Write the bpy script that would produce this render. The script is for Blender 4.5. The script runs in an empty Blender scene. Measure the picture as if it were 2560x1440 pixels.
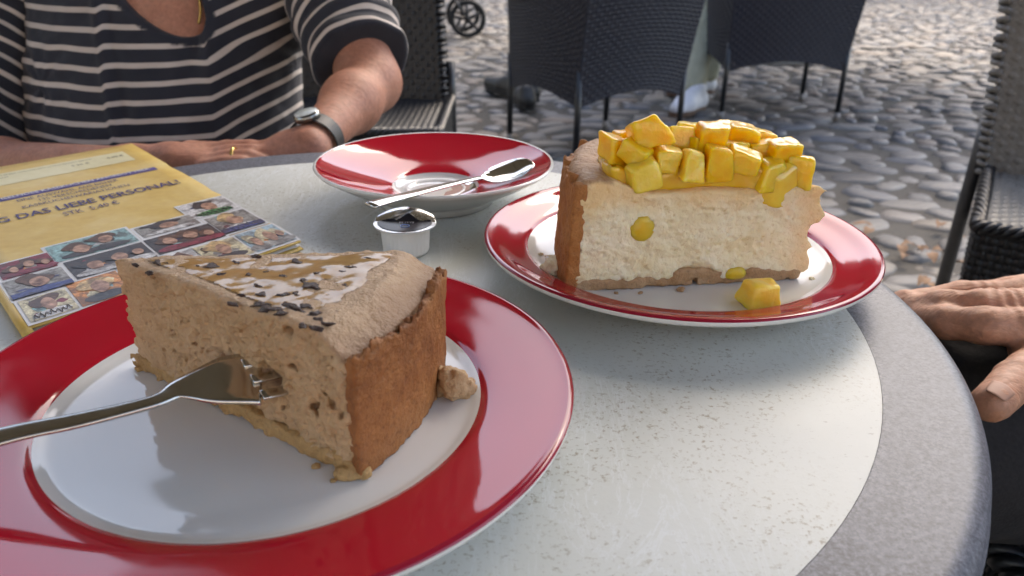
import bpy, bmesh, math, random
import numpy as np
from mathutils import Vector, Matrix

# ------------------------------------------------------------------ camera, sky, sun, exposure
S = bpy.context.scene
COL = S.collection
TZ = 0.73                       # table top height
F_PX, PITCH, ROLL, CH = 1963.77, 0.429, 0.0123, 0.1775
cam_d = bpy.data.cameras.new('camera')
cam = bpy.data.objects.new('camera', cam_d)
COL.objects.link(cam)
S.camera = cam
cam_d.sensor_width = 36.0
cam_d.lens = 36.0 * F_PX / 2560.0
cam_d.clip_start, cam_d.clip_end = 0.02, 400.0
_fw = Vector((0, math.cos(PITCH), -math.sin(PITCH)))
_up = Vector((0, math.sin(PITCH), math.cos(PITCH)))
_rt = Vector((1, 0, 0))
_r = _rt * math.cos(ROLL) + _up * math.sin(ROLL)
_u = -_rt * math.sin(ROLL) + _up * math.cos(ROLL)
CAM = Vector((0, 0, TZ + CH))
cam.matrix_world = Matrix(((_r.x, _u.x, -_fw.x, CAM.x), (_r.y, _u.y, -_fw.y, CAM.y), (_r.z, _u.z, -_fw.z, CAM.z), (0, 0, 0, 1)))
cam_d.dof.use_dof = True
cam_d.dof.focus_distance = 0.36
cam_d.dof.aperture_fstop = 15.0

SUN_EL, SUN_AZ = math.radians(52), math.radians(28)      # azimuth measured from +Y towards +X
W = bpy.data.worlds.new('World')
S.world = W
W.use_nodes = True
wn = W.node_tree.nodes
sky = wn.new('ShaderNodeTexSky')
sky.sky_type = 'NISHITA'
sky.sun_disc = False
sky.sun_elevation = SUN_EL
sky.sun_rotation = SUN_AZ
sky.air_density, sky.dust_density, sky.ozone_density = 1.0, 2.5, 1.0
W.node_tree.links.new(sky.outputs[0], wn['Background'].inputs[0])
wn['Background'].inputs[1].default_value = 0.15
sun_d = bpy.data.lights.new('sun', 'SUN')
sun_d.energy, sun_d.angle, sun_d.color = 0.5, math.radians(35), (1.0, 0.97, 0.93)
sun = bpy.data.objects.new('sun', sun_d)
COL.objects.link(sun)
_sd = Vector((math.sin(SUN_AZ) * math.cos(SUN_EL), math.cos(SUN_AZ) * math.cos(SUN_EL), math.sin(SUN_EL)))
sun.rotation_euler = (-_sd).to_track_quat('-Z', 'Y').to_euler()
vs = S.view_settings
vs.view_transform, vs.look, vs.exposure, vs.gamma = 'Standard', 'None', 2.12, 1.0
vs.use_curve_mapping = False
vs.use_white_balance = True
vs.white_balance_temperature, vs.white_balance_tint = 7400.0, 10.0
S.cycles.max_bounces = 7
S.cycles.caustics_reflective = S.cycles.caustics_refractive = False

rnd = random.Random(7)
RNG = np.random.default_rng(11)

# ------------------------------------------------------------------ pixel rays (for measuring from the photograph's survey)
def ray(px, py):
    return _fw + _r * ((px - 1280) / F_PX) - _u * ((py - 720) / F_PX)
def atz(px, py, z):
    d = ray(px, py); return CAM + d * ((z - CAM.z) / d.z)
def aty(px, py, y):
    d = ray(px, py); return CAM + d * (y / d.y)
def proj(p):
    q = Vector(p) - CAM; w = q.dot(_fw)
    return 1280 + F_PX * q.dot(_r) / w, 720 - F_PX * q.dot(_u) / w, w

# ------------------------------------------------------------------ node helpers
def N(nt, typ, ins=None, **props):
    n = nt.nodes.new(typ)
    for k, v in props.items(): setattr(n, k, v)
    for k, v in (ins or {}).items():
        s = n.inputs[k]
        if isinstance(v, bpy.types.NodeSocket): nt.links.new(v, s)
        else: s.default_value = v
    return n
def c4(c): return (c[0], c[1], c[2], 1.0)
def new_mat(name):
    m = bpy.data.materials.new(name); m.use_nodes = True
    nt = m.node_tree
    return m, nt, nt.nodes['Principled BSDF']
def coords(nt, kind='Object', scale=None):
    o = N(nt, 'ShaderNodeTexCoord').outputs[kind]
    if scale is not None: o = N(nt, 'ShaderNodeMapping', {'Vector': o, 'Scale': scale}).outputs[0]
    return o
def noise(nt, vec, scale, detail=4, rough=.55, dist=0.0):
    return N(nt, 'ShaderNodeTexNoise', {'Vector': vec, 'Scale': scale, 'Detail': detail, 'Roughness': rough, 'Distortion': dist}).outputs[0]
def ramp(nt, fac, stops):
    n = N(nt, 'ShaderNodeValToRGB', {'Fac': fac}); e = n.color_ramp.elements
    while len(e) < len(stops): e.new(0.5)
    for el, (p, c) in zip(e, stops):
        el.position = p; el.color = c4(c) if hasattr(c, '__len__') else (c, c, c, 1)
    return n.outputs[0]
def mix(nt, fac, a, b, blend='MIX'):
    n = N(nt, 'ShaderNodeMix', data_type='RGBA', blend_type=blend)
    for idx, v in ((0, fac), (6, a), (7, b)):
        s = n.inputs[idx]
        if isinstance(v, bpy.types.NodeSocket): nt.links.new(v, s)
        else: s.default_value = v if idx == 0 else c4(v)
    return n.outputs[2]
def math_(nt, op, a, b=0.0, c=0.0):
    n = N(nt, 'ShaderNodeMath', operation=op)
    for i, v in enumerate((a, b, c)):
        if isinstance(v, bpy.types.NodeSocket): nt.links.new(v, n.inputs[i])
        else: n.inputs[i].default_value = v
    return n.outputs[0]
def bump(nt, h, strength, dist, prev=None):
    ins = {'Height': h, 'Strength': strength, 'Distance': dist}
    if prev is not None: ins['Normal'] = prev
    return N(nt, 'ShaderNodeBump', ins).outputs[0]
def setp(nt, p, **kw):
    names = dict(col='Base Color', rough='Roughness', metal='Metallic', normal='Normal', sss='Subsurface Weight', sssr='Subsurface Radius', ssss='Subsurface Scale', coat='Coat Weight', coatr='Coat Roughness', ior='IOR', spec='Specular IOR Level', trans='Transmission Weight', sheen='Sheen Weight', alpha='Alpha')
    for k, v in kw.items():
        s = p.inputs[names[k]]
        if isinstance(v, bpy.types.NodeSocket): nt.links.new(v, s)
        elif k == 'col': s.default_value = c4(v)
        else: s.default_value = v
def simple(name, col, rough=.5, col2=None, ns=20., nb=0., nbd=.001, detail=4, **kw):
    m, nt, p = new_mat(name)
    v = coords(nt)
    n = noise(nt, v, ns, detail)
    base = ramp(nt, n, [(.3, col), (.7, col2)]) if col2 is not None else col
    setp(nt, p, col=base, rough=rough, **kw)
    if nb: setp(nt, p, normal=bump(nt, n, nb, nbd))
    return m

# ------------------------------------------------------------------ objects
def tag(o, label=None, cat=None, group=None, kind=None):
    if label: o['label'] = label
    if cat: o['category'] = cat
    if group: o['group'] = group
    if kind: o['kind'] = kind
    return o
def link(o, parent=None):
    COL.objects.link(o)
    if parent is not None: o.parent = parent
    return o
def empty(name, loc, rz=0.0):
    o = bpy.data.objects.new(name, None); o.location = loc; o.rotation_euler.z = rz; o.empty_display_size = .02
    return link(o)
def mesh_obj(name, verts, faces, mat=None, parent=None, smooth=True, attr=None):
    me = bpy.data.meshes.new(name)
    me.from_pydata([tuple(v) for v in verts] if not isinstance(verts, np.ndarray) else verts.tolist(), [], faces.tolist() if isinstance(faces, np.ndarray) else faces)
    if smooth: me.polygons.foreach_set('use_smooth', [True] * len(me.polygons))
    if attr:
        for k, a in attr.items():
            at = me.attributes.new(k, 'FLOAT', 'POINT'); at.data.foreach_set('value', np.asarray(a, dtype=np.float32))
    me.update()
    if mat: me.materials.append(mat)
    return link(bpy.data.objects.new(name, me), parent)
def bm_obj(name, bm, mat=None, parent=None, smooth=False):
    me = bpy.data.meshes.new(name); bmesh.ops.recalc_face_normals(bm, faces=bm.faces); bm.to_mesh(me); bm.free()
    if smooth: me.polygons.foreach_set('use_smooth', [True] * len(me.polygons))
    if mat: me.materials.append(mat)
    return link(bpy.data.objects.new(name, me), parent)
def box(bm, lo, hi, bev=0.0):
    r = bmesh.ops.create_cube(bm, size=1.0)
    sz = [hi[i] - lo[i] for i in range(3)]; ce = [(hi[i] + lo[i]) / 2 for i in range(3)]
    for v in r['verts']: v.co = Vector([v.co[i] * sz[i] + ce[i] for i in range(3)])
    if bev: bmesh.ops.bevel(bm, geom=list({e for v in r['verts'] for e in v.link_edges}), offset=bev, segments=2, profile=.5, affect='EDGES')
def tube(bm, pts, rad, n=10, cap=True):
    pts = [Vector(p) for p in pts]; rads = rad if hasattr(rad, '__len__') else [rad] * len(pts)
    rings = []; side = None
    for i, p in enumerate(pts):
        t = (pts[min(i + 1, len(pts) - 1)] - pts[max(i - 1, 0)]).normalized()
        if side is None: side = t.orthogonal().normalized()
        side = (side - t * side.dot(t)).normalized(); b = t.cross(side)
        rings.append([bm.verts.new(p + (side * math.cos(2 * math.pi * k / n) + b * math.sin(2 * math.pi * k / n)) * rads[i]) for k in range(n)])
    for a, b in zip(rings, rings[1:]):
        for k in range(n): bm.faces.new((a[k], a[(k + 1) % n], b[(k + 1) % n], b[k]))
    if cap: bm.faces.new(rings[0][::-1]); bm.faces.new(rings[-1])
def tube_obj(name, pts, rad, mat, parent=None, n=10):
    bm = bmesh.new(); tube(bm, pts, rad, n); return bm_obj(name, bm, mat, parent, True)
def lathe(name, prof, mat, parent=None, n=128, close=False):
    vs_, fs = [], []
    m = len(prof)
    for (r, z) in prof:
        for k in range(n):
            a = 2 * math.pi * k / n
            vs_.append((r * math.cos(a), r * math.sin(a), z))
    for i in range(m - 1):
        for k in range(n):
            k2 = (k + 1) % n
            if prof[i][0] < 1e-6 and prof[i + 1][0] < 1e-6: continue
            fs.append((i * n + k, i * n + k2, (i + 1) * n + k2, (i + 1) * n + k))
    o = mesh_obj(name, vs_, fs, mat, parent)
    bm = bmesh.new(); bm.from_mesh(o.data); bmesh.ops.remove_doubles(bm, verts=bm.verts, dist=1e-6); bmesh.ops.recalc_face_normals(bm, faces=bm.faces); bm.to_mesh(o.data); bm.free()
    o.data.polygons.foreach_set('use_smooth', [True] * len(o.data.polygons))
    return o
def spline(pts, n):
    """Catmull-Rom through pts, n samples per span"""
    P = [Vector(p) for p in pts]; P = [P[0] * 2 - P[1]] + P + [P[-1] * 2 - P[-2]]
    out = []
    for i in range(1, len(P) - 2):
        for k in range(n):
            t = k / n; a, b, c, d = P[i - 1:i + 3]
            out.append(.5 * ((2 * b) + (c - a) * t + (2 * a - 5 * b + 4 * c - d) * t * t + (3 * b - a - 3 * c + d) * t ** 3))
    out.append(P[-2]); return out

# ------------------------------------------------------------------ numpy noise and distance-field modelling
_TAB = RNG.random((48, 48, 48)).astype(np.float32)
def vnoise(p, freq, seed=0):
    """value noise in -1..1; p is (...,3)"""
    q = p * freq + np.array([seed * 13.7 + 5.1, seed * 7.3 + 9.2, seed * 3.9 + 2.6])
    i = np.floor(q).astype(np.int32); f = (q - i).astype(np.float32); f = f * f * (3 - 2 * f)
    x0, y0, z0 = (i[..., k] % 48 for k in range(3)); x1, y1, z1 = (x0 + 1) % 48, (y0 + 1) % 48, (z0 + 1) % 48
    fx, fy, fz = f[..., 0], f[..., 1], f[..., 2]
    def L(a, b, t): return a + (b - a) * t
    v = L(L(L(_TAB[x0, y0, z0], _TAB[x1, y0, z0], fx), L(_TAB[x0, y1, z0], _TAB[x1, y1, z0], fx), fy),
          L(L(_TAB[x0, y0, z1], _TAB[x1, y0, z1], fx), L(_TAB[x0, y1, z1], _TAB[x1, y1, z1], fx), fy), fz)
    return v * 2 - 1
def fbm(p, freq, oct=3, seed=0, gain=.5):
    s = 0; a = 1.0
    for o in range(oct): s = s + a * vnoise(p, freq * 2 ** o, seed + o); a *= gain
    return s
def surface_nets(F, org, h):
    ins = F < 0
    nx, ny, nz = F.shape
    c = [(i, j, k) for i in (0, 1) for j in (0, 1) for k in (0, 1)]
    sl = lambda A, o: A[o[0]:nx - 1 + o[0], o[1]:ny - 1 + o[1], o[2]:nz - 1 + o[2]]
    cnt = sum(sl(ins, o).astype(np.int8) for o in c)
    act = (cnt > 0) & (cnt < 8)
    I = np.argwhere(act); idx = -np.ones(act.shape, np.int64); idx[act] = np.arange(len(I))
    acc = np.zeros((len(I), 3)); num = np.zeros(len(I))
    for a in range(8):
        for b in range(a + 1, 8):
            d = [c[b][k] - c[a][k] for k in range(3)]
            if sum(map(abs, d)) != 1: continue
            fa = F[I[:, 0] + c[a][0], I[:, 1] + c[a][1], I[:, 2] + c[a][2]]; fb = F[I[:, 0] + c[b][0], I[:, 1] + c[b][1], I[:, 2] + c[b][2]]
            m = (fa < 0) != (fb < 0)
            t = np.where(m, fa / np.where(m, fa - fb, 1), 0)
            acc += np.where(m[:, None], np.array(c[a]) + t[:, None] * np.array(d), 0); num += m
    V = np.array(org) + h * (I + acc / num[:, None])
    Q = []
    for ax in range(3):
        s0 = [slice(None)] * 3; s1 = [slice(None)] * 3; s0[ax] = slice(0, -1); s1[ax] = slice(1, None)
        A, B = ins[tuple(s0)], ins[tuple(s1)]
        for flip, m in ((False, A & ~B), (True, ~A & B)):
            E = np.argwhere(m)
            o1, o2 = [k for k in range(3) if k != ax]
            ok = (E[:, o1] > 0) & (E[:, o2] > 0) & (E[:, o1] < F.shape[o1] - 1) & (E[:, o2] < F.shape[o2] - 1)
            E = E[ok]
            q = []
            for d1, d2 in ((0, 0), (-1, 0), (-1, -1), (0, -1)):
                e = E.copy(); e[:, o1] += d1; e[:, o2] += d2
                q.append(idx[e[:, 0], e[:, 1], e[:, 2]])
            q = np.stack(q, 1)
            if flip != (ax == 1): q = q[:, ::-1]
            Q.append(q)
    return V, np.concatenate(Q)
def grid(lo, hi, h):
    ax = [np.arange(lo[k], hi[k] + h, h) for k in range(3)]
    return np.stack(np.meshgrid(*ax, indexing='ij'), -1)
def rcone(p, a, b, r1, r2):
    a = np.array(a, float); b = np.array(b, float); ba = b - a; L2 = ba @ ba + 1e-12
    t = np.clip(((p - a) @ ba) / L2, 0, 1)
    return np.linalg.norm(p - a - t[..., None] * ba, axis=-1) - (r1 + (r2 - r1) * t)
def ellip(p, c, r, R=None):
    q = p - np.array(c, float)
    if R is not None: q = q @ R
    r = np.array(r, float); k0 = np.linalg.norm(q / r, axis=-1); k1 = np.linalg.norm(q / (r * r), axis=-1) + 1e-9
    return k0 * (k0 - 1) / k1
def smin(a, b, k):
    h = np.clip(.5 + .5 * (b - a) / k, 0, 1)
    return b + (a - b) * h - k * h * (1 - h)
class Field:
    """distance field on a grid; primitives are only evaluated near themselves"""
    def __init__(s, lo, hi, h, far=.06):
        s.lo = np.array(lo, float); s.h = h; s.n = np.ceil((np.array(hi) - s.lo) / h).astype(int) + 1
        s.F = np.full(s.n, far, np.float32)
    def _blk(s, lo, hi):
        a = np.clip(np.floor((np.array(lo) - s.lo) / s.h).astype(int), 0, s.n - 1); b = np.clip(np.ceil((np.array(hi) - s.lo) / s.h).astype(int) + 1, 1, s.n)
        if np.any(b <= a): return None, None
        ax = [s.lo[k] + s.h * np.arange(a[k], b[k]) for k in range(3)]
        return tuple(slice(a[k], b[k]) for k in range(3)), np.stack(np.meshgrid(*ax, indexing='ij'), -1)
    def cone(s, a, b, r1, r2, k=.01):
        m = max(r1, r2) + max(.03, 2 * k)
        sl, P = s._blk(np.minimum(a, b) - m, np.maximum(a, b) + m)
        if P is not None: s.F[sl] = smin(s.F[sl], rcone(P, a, b, r1, r2), k)
    def ell(s, c, r, k=.01, R=None, cut=False):
        m = max(r) + max(.03, 2 * k)
        sl, P = s._blk(np.array(c) - m, np.array(c) + m)
        if P is not None:
            d = ellip(P, c, r, R)
            s.F[sl] = -smin(-s.F[sl], d, k) if cut else smin(s.F[sl], d, k)
    def disp(s, fn, band):
        m = np.abs(s.F) < band; I = np.argwhere(m); P = s.lo + s.h * I
        s.F[m] += fn(P).astype(np.float32)
    def mesh(s): return surface_nets(s.F, s.lo, s.h)
def smooth_mesh(V, Q, it=1, lam=.5):
    e = np.concatenate([Q[:, [0, 1]], Q[:, [1, 2]], Q[:, [2, 3]], Q[:, [3, 0]]]); e = np.concatenate([e, e[:, ::-1]])
    n = len(V)
    for _ in range(it):
        cn = np.bincount(e[:, 0], minlength=n).astype(float); cn[cn == 0] = 1
        av = np.stack([np.bincount(e[:, 0], weights=V[e[:, 1], k], minlength=n) for k in range(3)], 1) / cn[:, None]
        V = V + lam * (av - V)
    return V

# ================================================================== setting: ground and cobbles
def mat_stone(name, use_attr):
    m, nt, p = new_mat(name)
    v = coords(nt)
    if use_attr: tone = N(nt, 'ShaderNodeAttribute', attribute_name='tone').outputs['Fac']
    else: tone = N(nt, 'ShaderNodeObjectInfo').outputs['Random']
    base = ramp(nt, tone, [(0, (.07, .072, .078)), (.18, (.115, .117, .12)), (.36, (.155, .15, .142)), (.52, (.085, .102, .13)), (.66, (.19, .168, .14)), (.8, (.145, .105, .08)), (.92, (.21, .207, .20)), (1, (.09, .092, .1))])
    n1 = noise(nt, N(nt, 'ShaderNodeTexCoord').outputs['Object'], 34, 6, .65)
    n2 = noise(nt, N(nt, 'ShaderNodeTexCoord').outputs['Object'], 9, 3, .5, .6)
    col = mix(nt, .7, base, ramp(nt, n1, [(.3, .12), (.7, .62)]), 'OVERLAY')
    col = mix(nt, math_(nt, 'MULTIPLY', n2, .5), col, (.085, .078, .072))
    setp(nt, p, col=col, rough=ramp(nt, n1, [(.3, .33), (.7, .62)]), normal=bump(nt, n1, .5, .004))
    return m
def mat_soil():
    m, nt, p = new_mat('soil')
    v = coords(nt)
    n = noise(nt, v, 55, 6, .7); n2 = noise(nt, v, 3, 3)
    col = mix(nt, n2, ramp(nt, n, [(.3, (.025, .022, .018)), (.7, (.075, .065, .052))]), (.06, .055, .048))
    setp(nt, p, col=col, rough=.85, normal=bump(nt, n, .8, .006))
    return m
M_STONE, M_STONE_A, M_SOIL = mat_stone('cobble_stone', False), mat_stone('cobble_stone_mass', True), mat_soil()
ground = mesh_obj('ground', [(-150, -150, -.007), (150, -150, -.007), (150, 150, -.007), (-150, 150, -.007)], [(0, 1, 2, 3)], M_SOIL)
tag(ground, kind='structure')

def stone_proto(seed):
    r = np.random.default_rng(seed)
    n, rings = 11, 4
    ph = r.random(4) * 6.28; am = r.random(4) * np.array([.2, .17, .12, .08])
    sq = 2.0 + r.random() * 1.2
    V = []
    for j in range(rings):
        t = [1.04, 1.0, .88, .56][j]; z = [-.45, .1, .72, .95][j]
        for k in range(n):
            a = 2 * math.pi * k / n
            ca, sa = math.cos(a), math.sin(a)
            rad = (abs(ca) ** sq + abs(sa) ** sq) ** (-1 / sq) * (1 + sum(am[q] * math.sin((q + 1) * a + ph[q]) for q in range(4)))
            V.append((.5 * t * rad * ca, .5 * t * rad * sa, z * .5 + r.normal() * .05))
    V.append((r.normal() * .05, r.normal() * .05, .5 + r.normal() * .02))
    Fc = [(j * n + k, j * n + (k + 1) % n, (j + 1) * n + (k + 1) % n, (j + 1) * n + k) for j in range(rings - 1) for k in range(n)]
    Fc += [((rings - 1) * n + k, (rings - 1) * n + (k + 1) % n, rings * n) for k in range(n)]
    return np.array(V), Fc
PROTO = [stone_proto(i) for i in range(14)]
PROTO_ME = []
for V, Fc in PROTO:
    me = bpy.data.meshes.new('cobble'); me.from_pydata(V.tolist(), [], Fc); me.polygons.foreach_set('use_smooth', [True] * len(Fc)); me.materials.append(M_STONE); PROTO_ME.append(me)

# rows of field stones, jittered; denser and smaller in places
stones = []
y = .55
while y < 13.6:
    dy = .098 + .045 * rnd.random()
    hw = .85 * y + 1.1
    x = -hw + rnd.random() * .1
    while x < hw:
        s = rnd.choice((.07, .10, .13, .16, .19, .23)) * (.9 + .25 * rnd.random())
        px, py_ = x + s / 2, y + rnd.uniform(-.022, .022)
        stones.append((px, py_, s * rnd.uniform(.78, 1.0), dy * rnd.uniform(.66, 1.1), rnd.uniform(-.6, .6), rnd.uniform(.020, .040), rnd.uniform(-.07, .07), rnd.uniform(-.07, .07), rnd.randrange(14), rnd.random()))
        x += s + rnd.uniform(.0, .02)
    y += dy
def seen(st):
    u, v, w = proj((st[0], st[1], 0))
    if w < .2 or not (-30 < u < 2590 and -20 < v < 1440): return False
    d = Vector((st[0], st[1], 0)) - CAM; h = CAM + d * ((TZ - CAM.z) / d.z)
    if (h.x + .0919) ** 2 + (h.y - .377) ** 2 < .30 ** 2: return False
    if u < 1120: return False
    if 1235 < u < 2130 and v < 240: return False
    if u > 2470: return False
    return True
vis = [i for i, st in enumerate(stones) if seen(st)]
vis.sort(key=lambda i: -stones[i][2] / max(.5, proj((stones[i][0], stones[i][1], 0))[2]) ** 1)
near = set(vis[:300])
bV, bF, bT = [], [], []; off = 0
for i, (x, y, sx, sy, rz, h, tx, ty, k, tone) in enumerate(stones):
    R = Matrix.Rotation(rz, 3, 'Z') @ Matrix.Rotation(tx, 3, 'X') @ Matrix.Rotation(ty, 3, 'Y')
    z = rnd.uniform(-.008, .004) - .01
    if i in near:
        o = bpy.data.objects.new('cobblestone', PROTO_ME[k]); o.location = (x, y, z); o.rotation_euler = R.to_euler(); o.scale = (sx, sy, h * 1.2); link(o, ground)
    else:
        V, Fc = PROTO[k]
        bV.append((V * np.array([sx, sy, h * 1.2])) @ np.array(R).T + np.array([x, y, z])); bT.append(np.full(len(V), tone))
        bF += [tuple(a + off for a in f) for f in Fc]; off += len(V)
o = mesh_obj('cobblestones', np.concatenate(bV), bF, M_STONE_A, ground, True, {'tone': np.concatenate(bT)})
tag(o, kind='stuff')

# ================================================================== the place around: houses of the square and the cafe parasol (they light and shade the table)
M_PLASTER = simple('plaster_ochre', (.45, .36, .24), .9, (.52, .43, .30), 2.0)
M_PLASTER2 = simple('plaster_grey', (.38, .37, .35), .9, (.46, .45, .42), 2.0)
M_PLASTER3 = simple('plaster_rose', (.45, .31, .26), .9, (.52, .38, .32), 2.0)
M_PLASTER4 = simple('plaster_cream', (.62, .56, .46), .9, (.70, .64, .54), 2.0)
M_ROOF = simple('roof_tile', (.22, .10, .07), .85, (.30, .15, .10), 6.0)
M_WIN = simple('window_glass', (.03, .035, .04), .08)
M_FRAME = simple('window_frame', (.7, .68, .64), .5)
def house(cx, cy, w, d, h, rz, mat, label):
    t = empty('house', (cx, cy, 0), rz)
    tag(t, label, 'house', 'houses round the square')
    bm = bmesh.new(); box(bm, (-w / 2, 0, 0), (w / 2, d, h)); bm_obj('wall', bm, mat, t)
    bm = bmesh.new()
    v = [bm.verts.new(q) for q in ((-w / 2 - .3, -.4, h + .003), (w / 2 + .3, -.4, h + .003), (w / 2 + .3, d + .4, h + .003), (-w / 2 - .3, d + .4, h + .003), (-w / 2 - .3, d / 2, h + d * .45), (w / 2 + .3, d / 2, h + d * .45))]
    for f in ((0, 1, 5, 4), (2, 3, 4, 5), (0, 4, 3), (1, 2, 5), (3, 2, 1, 0)): bm.faces.new([v[i] for i in f])
    bm_obj('roof', bm, M_ROOF, t)
    nw = int(w / 1.9)
    for fl in range(int(h / 2.9)):
        for k in range(nw):
            x = -w / 2 + (k + .5) * w / nw; z = .9 + fl * 2.9
            bm = bmesh.new(); box(bm, (x - .55, -.06, z), (x + .55, -.003, z + 1.5)); f = bm_obj('window', bm, M_FRAME, t)
            bm = bmesh.new(); box(bm, (x - .45, -.075, z + .1), (x + .45, -.062, z + 1.4)); bm_obj('pane', bm, M_WIN, f)
house(-9.5, 17, 9, 8, 6.0, .10, M_PLASTER2, 'grey plastered house across the square')
house(0, 18, 9, 8, 5.4, 0, M_PLASTER, 'ochre plastered house across the square')
house(9.5, 18.5, 9, 8, 6.2, -.08, M_PLASTER3, 'rose plastered house across the square')
house(-11, 4, 14, 8, 6.5, math.radians(90), M_PLASTER, 'long ochre house on the side of the square')
house(0, -12.0, 30, 8, 5.4, math.radians(180), M_PLASTER4, 'tall cream cafe house behind the tables')

M_CANVAS, nt, p = new_mat('parasol_canvas')
_cn = ramp(nt, noise(nt, coords(nt), 30), [(.3, (.36, .33, .27)), (.7, (.42, .39, .32))])
_df = N(nt, 'ShaderNodeBsdfDiffuse', {'Color': _cn}); _tl = N(nt, 'ShaderNodeBsdfTranslucent', {'Color': _cn})
nt.links.new(N(nt, 'ShaderNodeMixShader', {0: .35, 1: _df.outputs[0], 2: _tl.outputs[0]}).outputs[0], nt.nodes['Material Output'].inputs[0])
M_POLE = simple('parasol_pole', (.18, .12, .07), .5, (.25, .17, .1), 40)
def parasol(x, y, R, z, label, rz=0.0):
    t = empty('parasol', (x, y, 0), rz); tag(t, label, 'parasol', 'cafe parasols')
    n = 8; bm = bmesh.new(); top = bm.verts.new((0, 0, z + .42)); ring, low = [], []
    m = n * 12
    for k in range(m):
        a = 2 * math.pi * k / m; seg = (k % 12) / 12; rr = R * math.cos(math.pi / n) / math.cos((seg - .5) * 2 * math.pi / n)
        ring.append(bm.verts.new((rr * math.cos(a), rr * math.sin(a), z)))
        low.append(bm.verts.new((rr * math.cos(a), rr * math.sin(a), z - .17 - .05 * abs(math.sin(math.pi * k / 4)))))
    for k in range(m):
        bm.faces.new((top, ring[k], ring[(k + 1) % m])); bm.faces.new((ring[k], low[k], low[(k + 1) % m], ring[(k + 1) % m]))
    c = bm_obj('canopy', bm, M_CANVAS, t); md = c.modifiers.new('thickness', 'SOLIDIFY'); md.thickness = .004
    for k in range(n):
        a = 2 * math.pi * k / n; tube_obj('rib', [(0, 0, z + .38), (R * .98 * math.cos(a), R * .98 * math.sin(a), z - .03)], .01, M_POLE, t, 6)
    tube_obj('pole', [(0, 0, 0), (0, 0, z + .5)], .024, M_POLE, t, 12)
    bm = bmesh.new(); box(bm, (-.3, -.3, 0), (.3, .3, .09), .02); bm_obj('foot', bm, M_PLASTER2, t)
parasol(-.35, .22, 1.85, 2.25, 'beige cafe parasol standing beside the round table', .2)
parasol(2.08, 6.4, 2.1, 2.35, 'unseen beige parasol added to shade the cobbles by the further chairs', .1)  # added out of view to darken the cobbles round the further chairs
parasol(-2.6, 5.2, 2.0, 2.35, 'unseen beige parasol added to shade the side of the terrace', .3)  # out of view as well, added for more shade on the terrace

# ================================================================== the table
TC = Vector((-.0919, .3769, TZ)); TR_, TI = .3053, .2656
def mat_table_white():
    m, nt, p = new_mat('table_laminate')
    v = coords(nt)
    n1 = noise(nt, v, 9, 5, .6); n2 = noise(nt, v, 520, 3, .6); n3 = noise(nt, v, 7.5, 4, .6, 1.0)
    st = noise(nt, coords(nt, 'Object', (1, 3.0, 1)), 260, 3, .6)
    col = ramp(nt, n1, [(.3, (.53, .55, .505)), (.55, (.60, .62, .58)), (.75, (.66, .675, .64))])
    # brown grime caught in the embossing, in drifting patches
    spot = math_(nt, 'MULTIPLY', ramp(nt, n2, [(.56, 0), (.70, .8)]), ramp(nt, n3, [(.44, .02), (.60, 1.0)]))
    col = mix(nt, spot, col, (.25, .205, .125))
    spot2 = math_(nt, 'MULTIPLY', ramp(nt, st, [(.66, 0), (.72, 1)]), ramp(nt, noise(nt, v, 7, 4, .6, .8), [(.44, 0), (.62, .9)]))
    col = mix(nt, spot2, col, (.20, .18, .14))
    # thin whitish scuffs
    sc = ramp(nt, noise(nt, coords(nt, 'Object', (1, .25, 1)), 38, 6, .7, 1.5), [(.48, 0), (.5, .8), (.52, 0)])
    sc = math_(nt, 'MULTIPLY', sc, ramp(nt, noise(nt, v, 5, 2), [(.42, 0), (.62, .9)]))
    col = mix(nt, sc, col, (.74, .77, .78))
    setp(nt, p, col=col, rough=ramp(nt, n1, [(.3, .30), (.7, .46)]), normal=bump(nt, n2, .12, .0005))
    return m
def mat_table_grey(name='table_grey_rim'):
    m, nt, p = new_mat(name)
    v = coords(nt)
    n2 = noise(nt, v, 620, 4, .75); n1 = noise(nt, v, 7, 4)
    col = ramp(nt, n2, [(.36, (.055, .06, .075)), (.5, (.125, .135, .165)), (.64, (.21, .22, .255))])
    col = mix(nt, math_(nt, 'MULTIPLY', ramp(nt, n1, [(.45, 0), (.7, .6)]), ramp(nt, n2, [(.4, 1), (.6, 0)])), col, (.05, .052, .06))
    setp(nt, p, col=col, rough=.42, normal=bump(nt, n2, .1, .0004))
    return m
M_TW, M_TG = mat_table_white(), mat_table_grey()
M_STEEL_D = simple('dark_table_steel', (.03, .03, .032), .4)
table = empty('cafe_table', (TC.x, TC.y, 0))
tag(table, 'round cafe table with pale speckled top and grey rim carrying the plates', 'table')
lathe('table_top', [(0, TZ)] + [(TI * i / 8, TZ) for i in range(1, 9)], M_TW, table, 160)
rim = [(TI + .0002, TZ)] + [(TI + .0002 + (TR_ - .009 - TI) * i / 5, TZ) for i in range(1, 6)]
rim += [(TR_ - .009 + .009 * math.sin(a), TZ - .008 + .008 * math.cos(a)) for a in np.linspace(.12, 1.45, 9)]
rim += [(TR_, TZ - .0125), (TR_ + .0012, TZ - .0135), (TR_ + .0012, TZ - .03), (TR_ - .004, TZ - .037), (TR_ - .04, TZ - .037)]
lathe('rim', rim, M_TG, table, 200)
bm = bmesh.new(); tube(bm, [(0, 0, .03), (0, 0, TZ - .035)], .03, 20); bm_obj('pedestal', bm, M_STEEL_D, table, True)
lathe('base', [(0, .05), (.05, .05), (.16, .025), (.215, .012), (.22, 0), (0, 0)], M_STEEL_D, table, 48)
lathe('top_plate', [(0, TZ - .013), (.1, TZ - .014), (.1, TZ - .03), (0, TZ - .03)], M_STEEL_D, table, 32)

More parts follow.
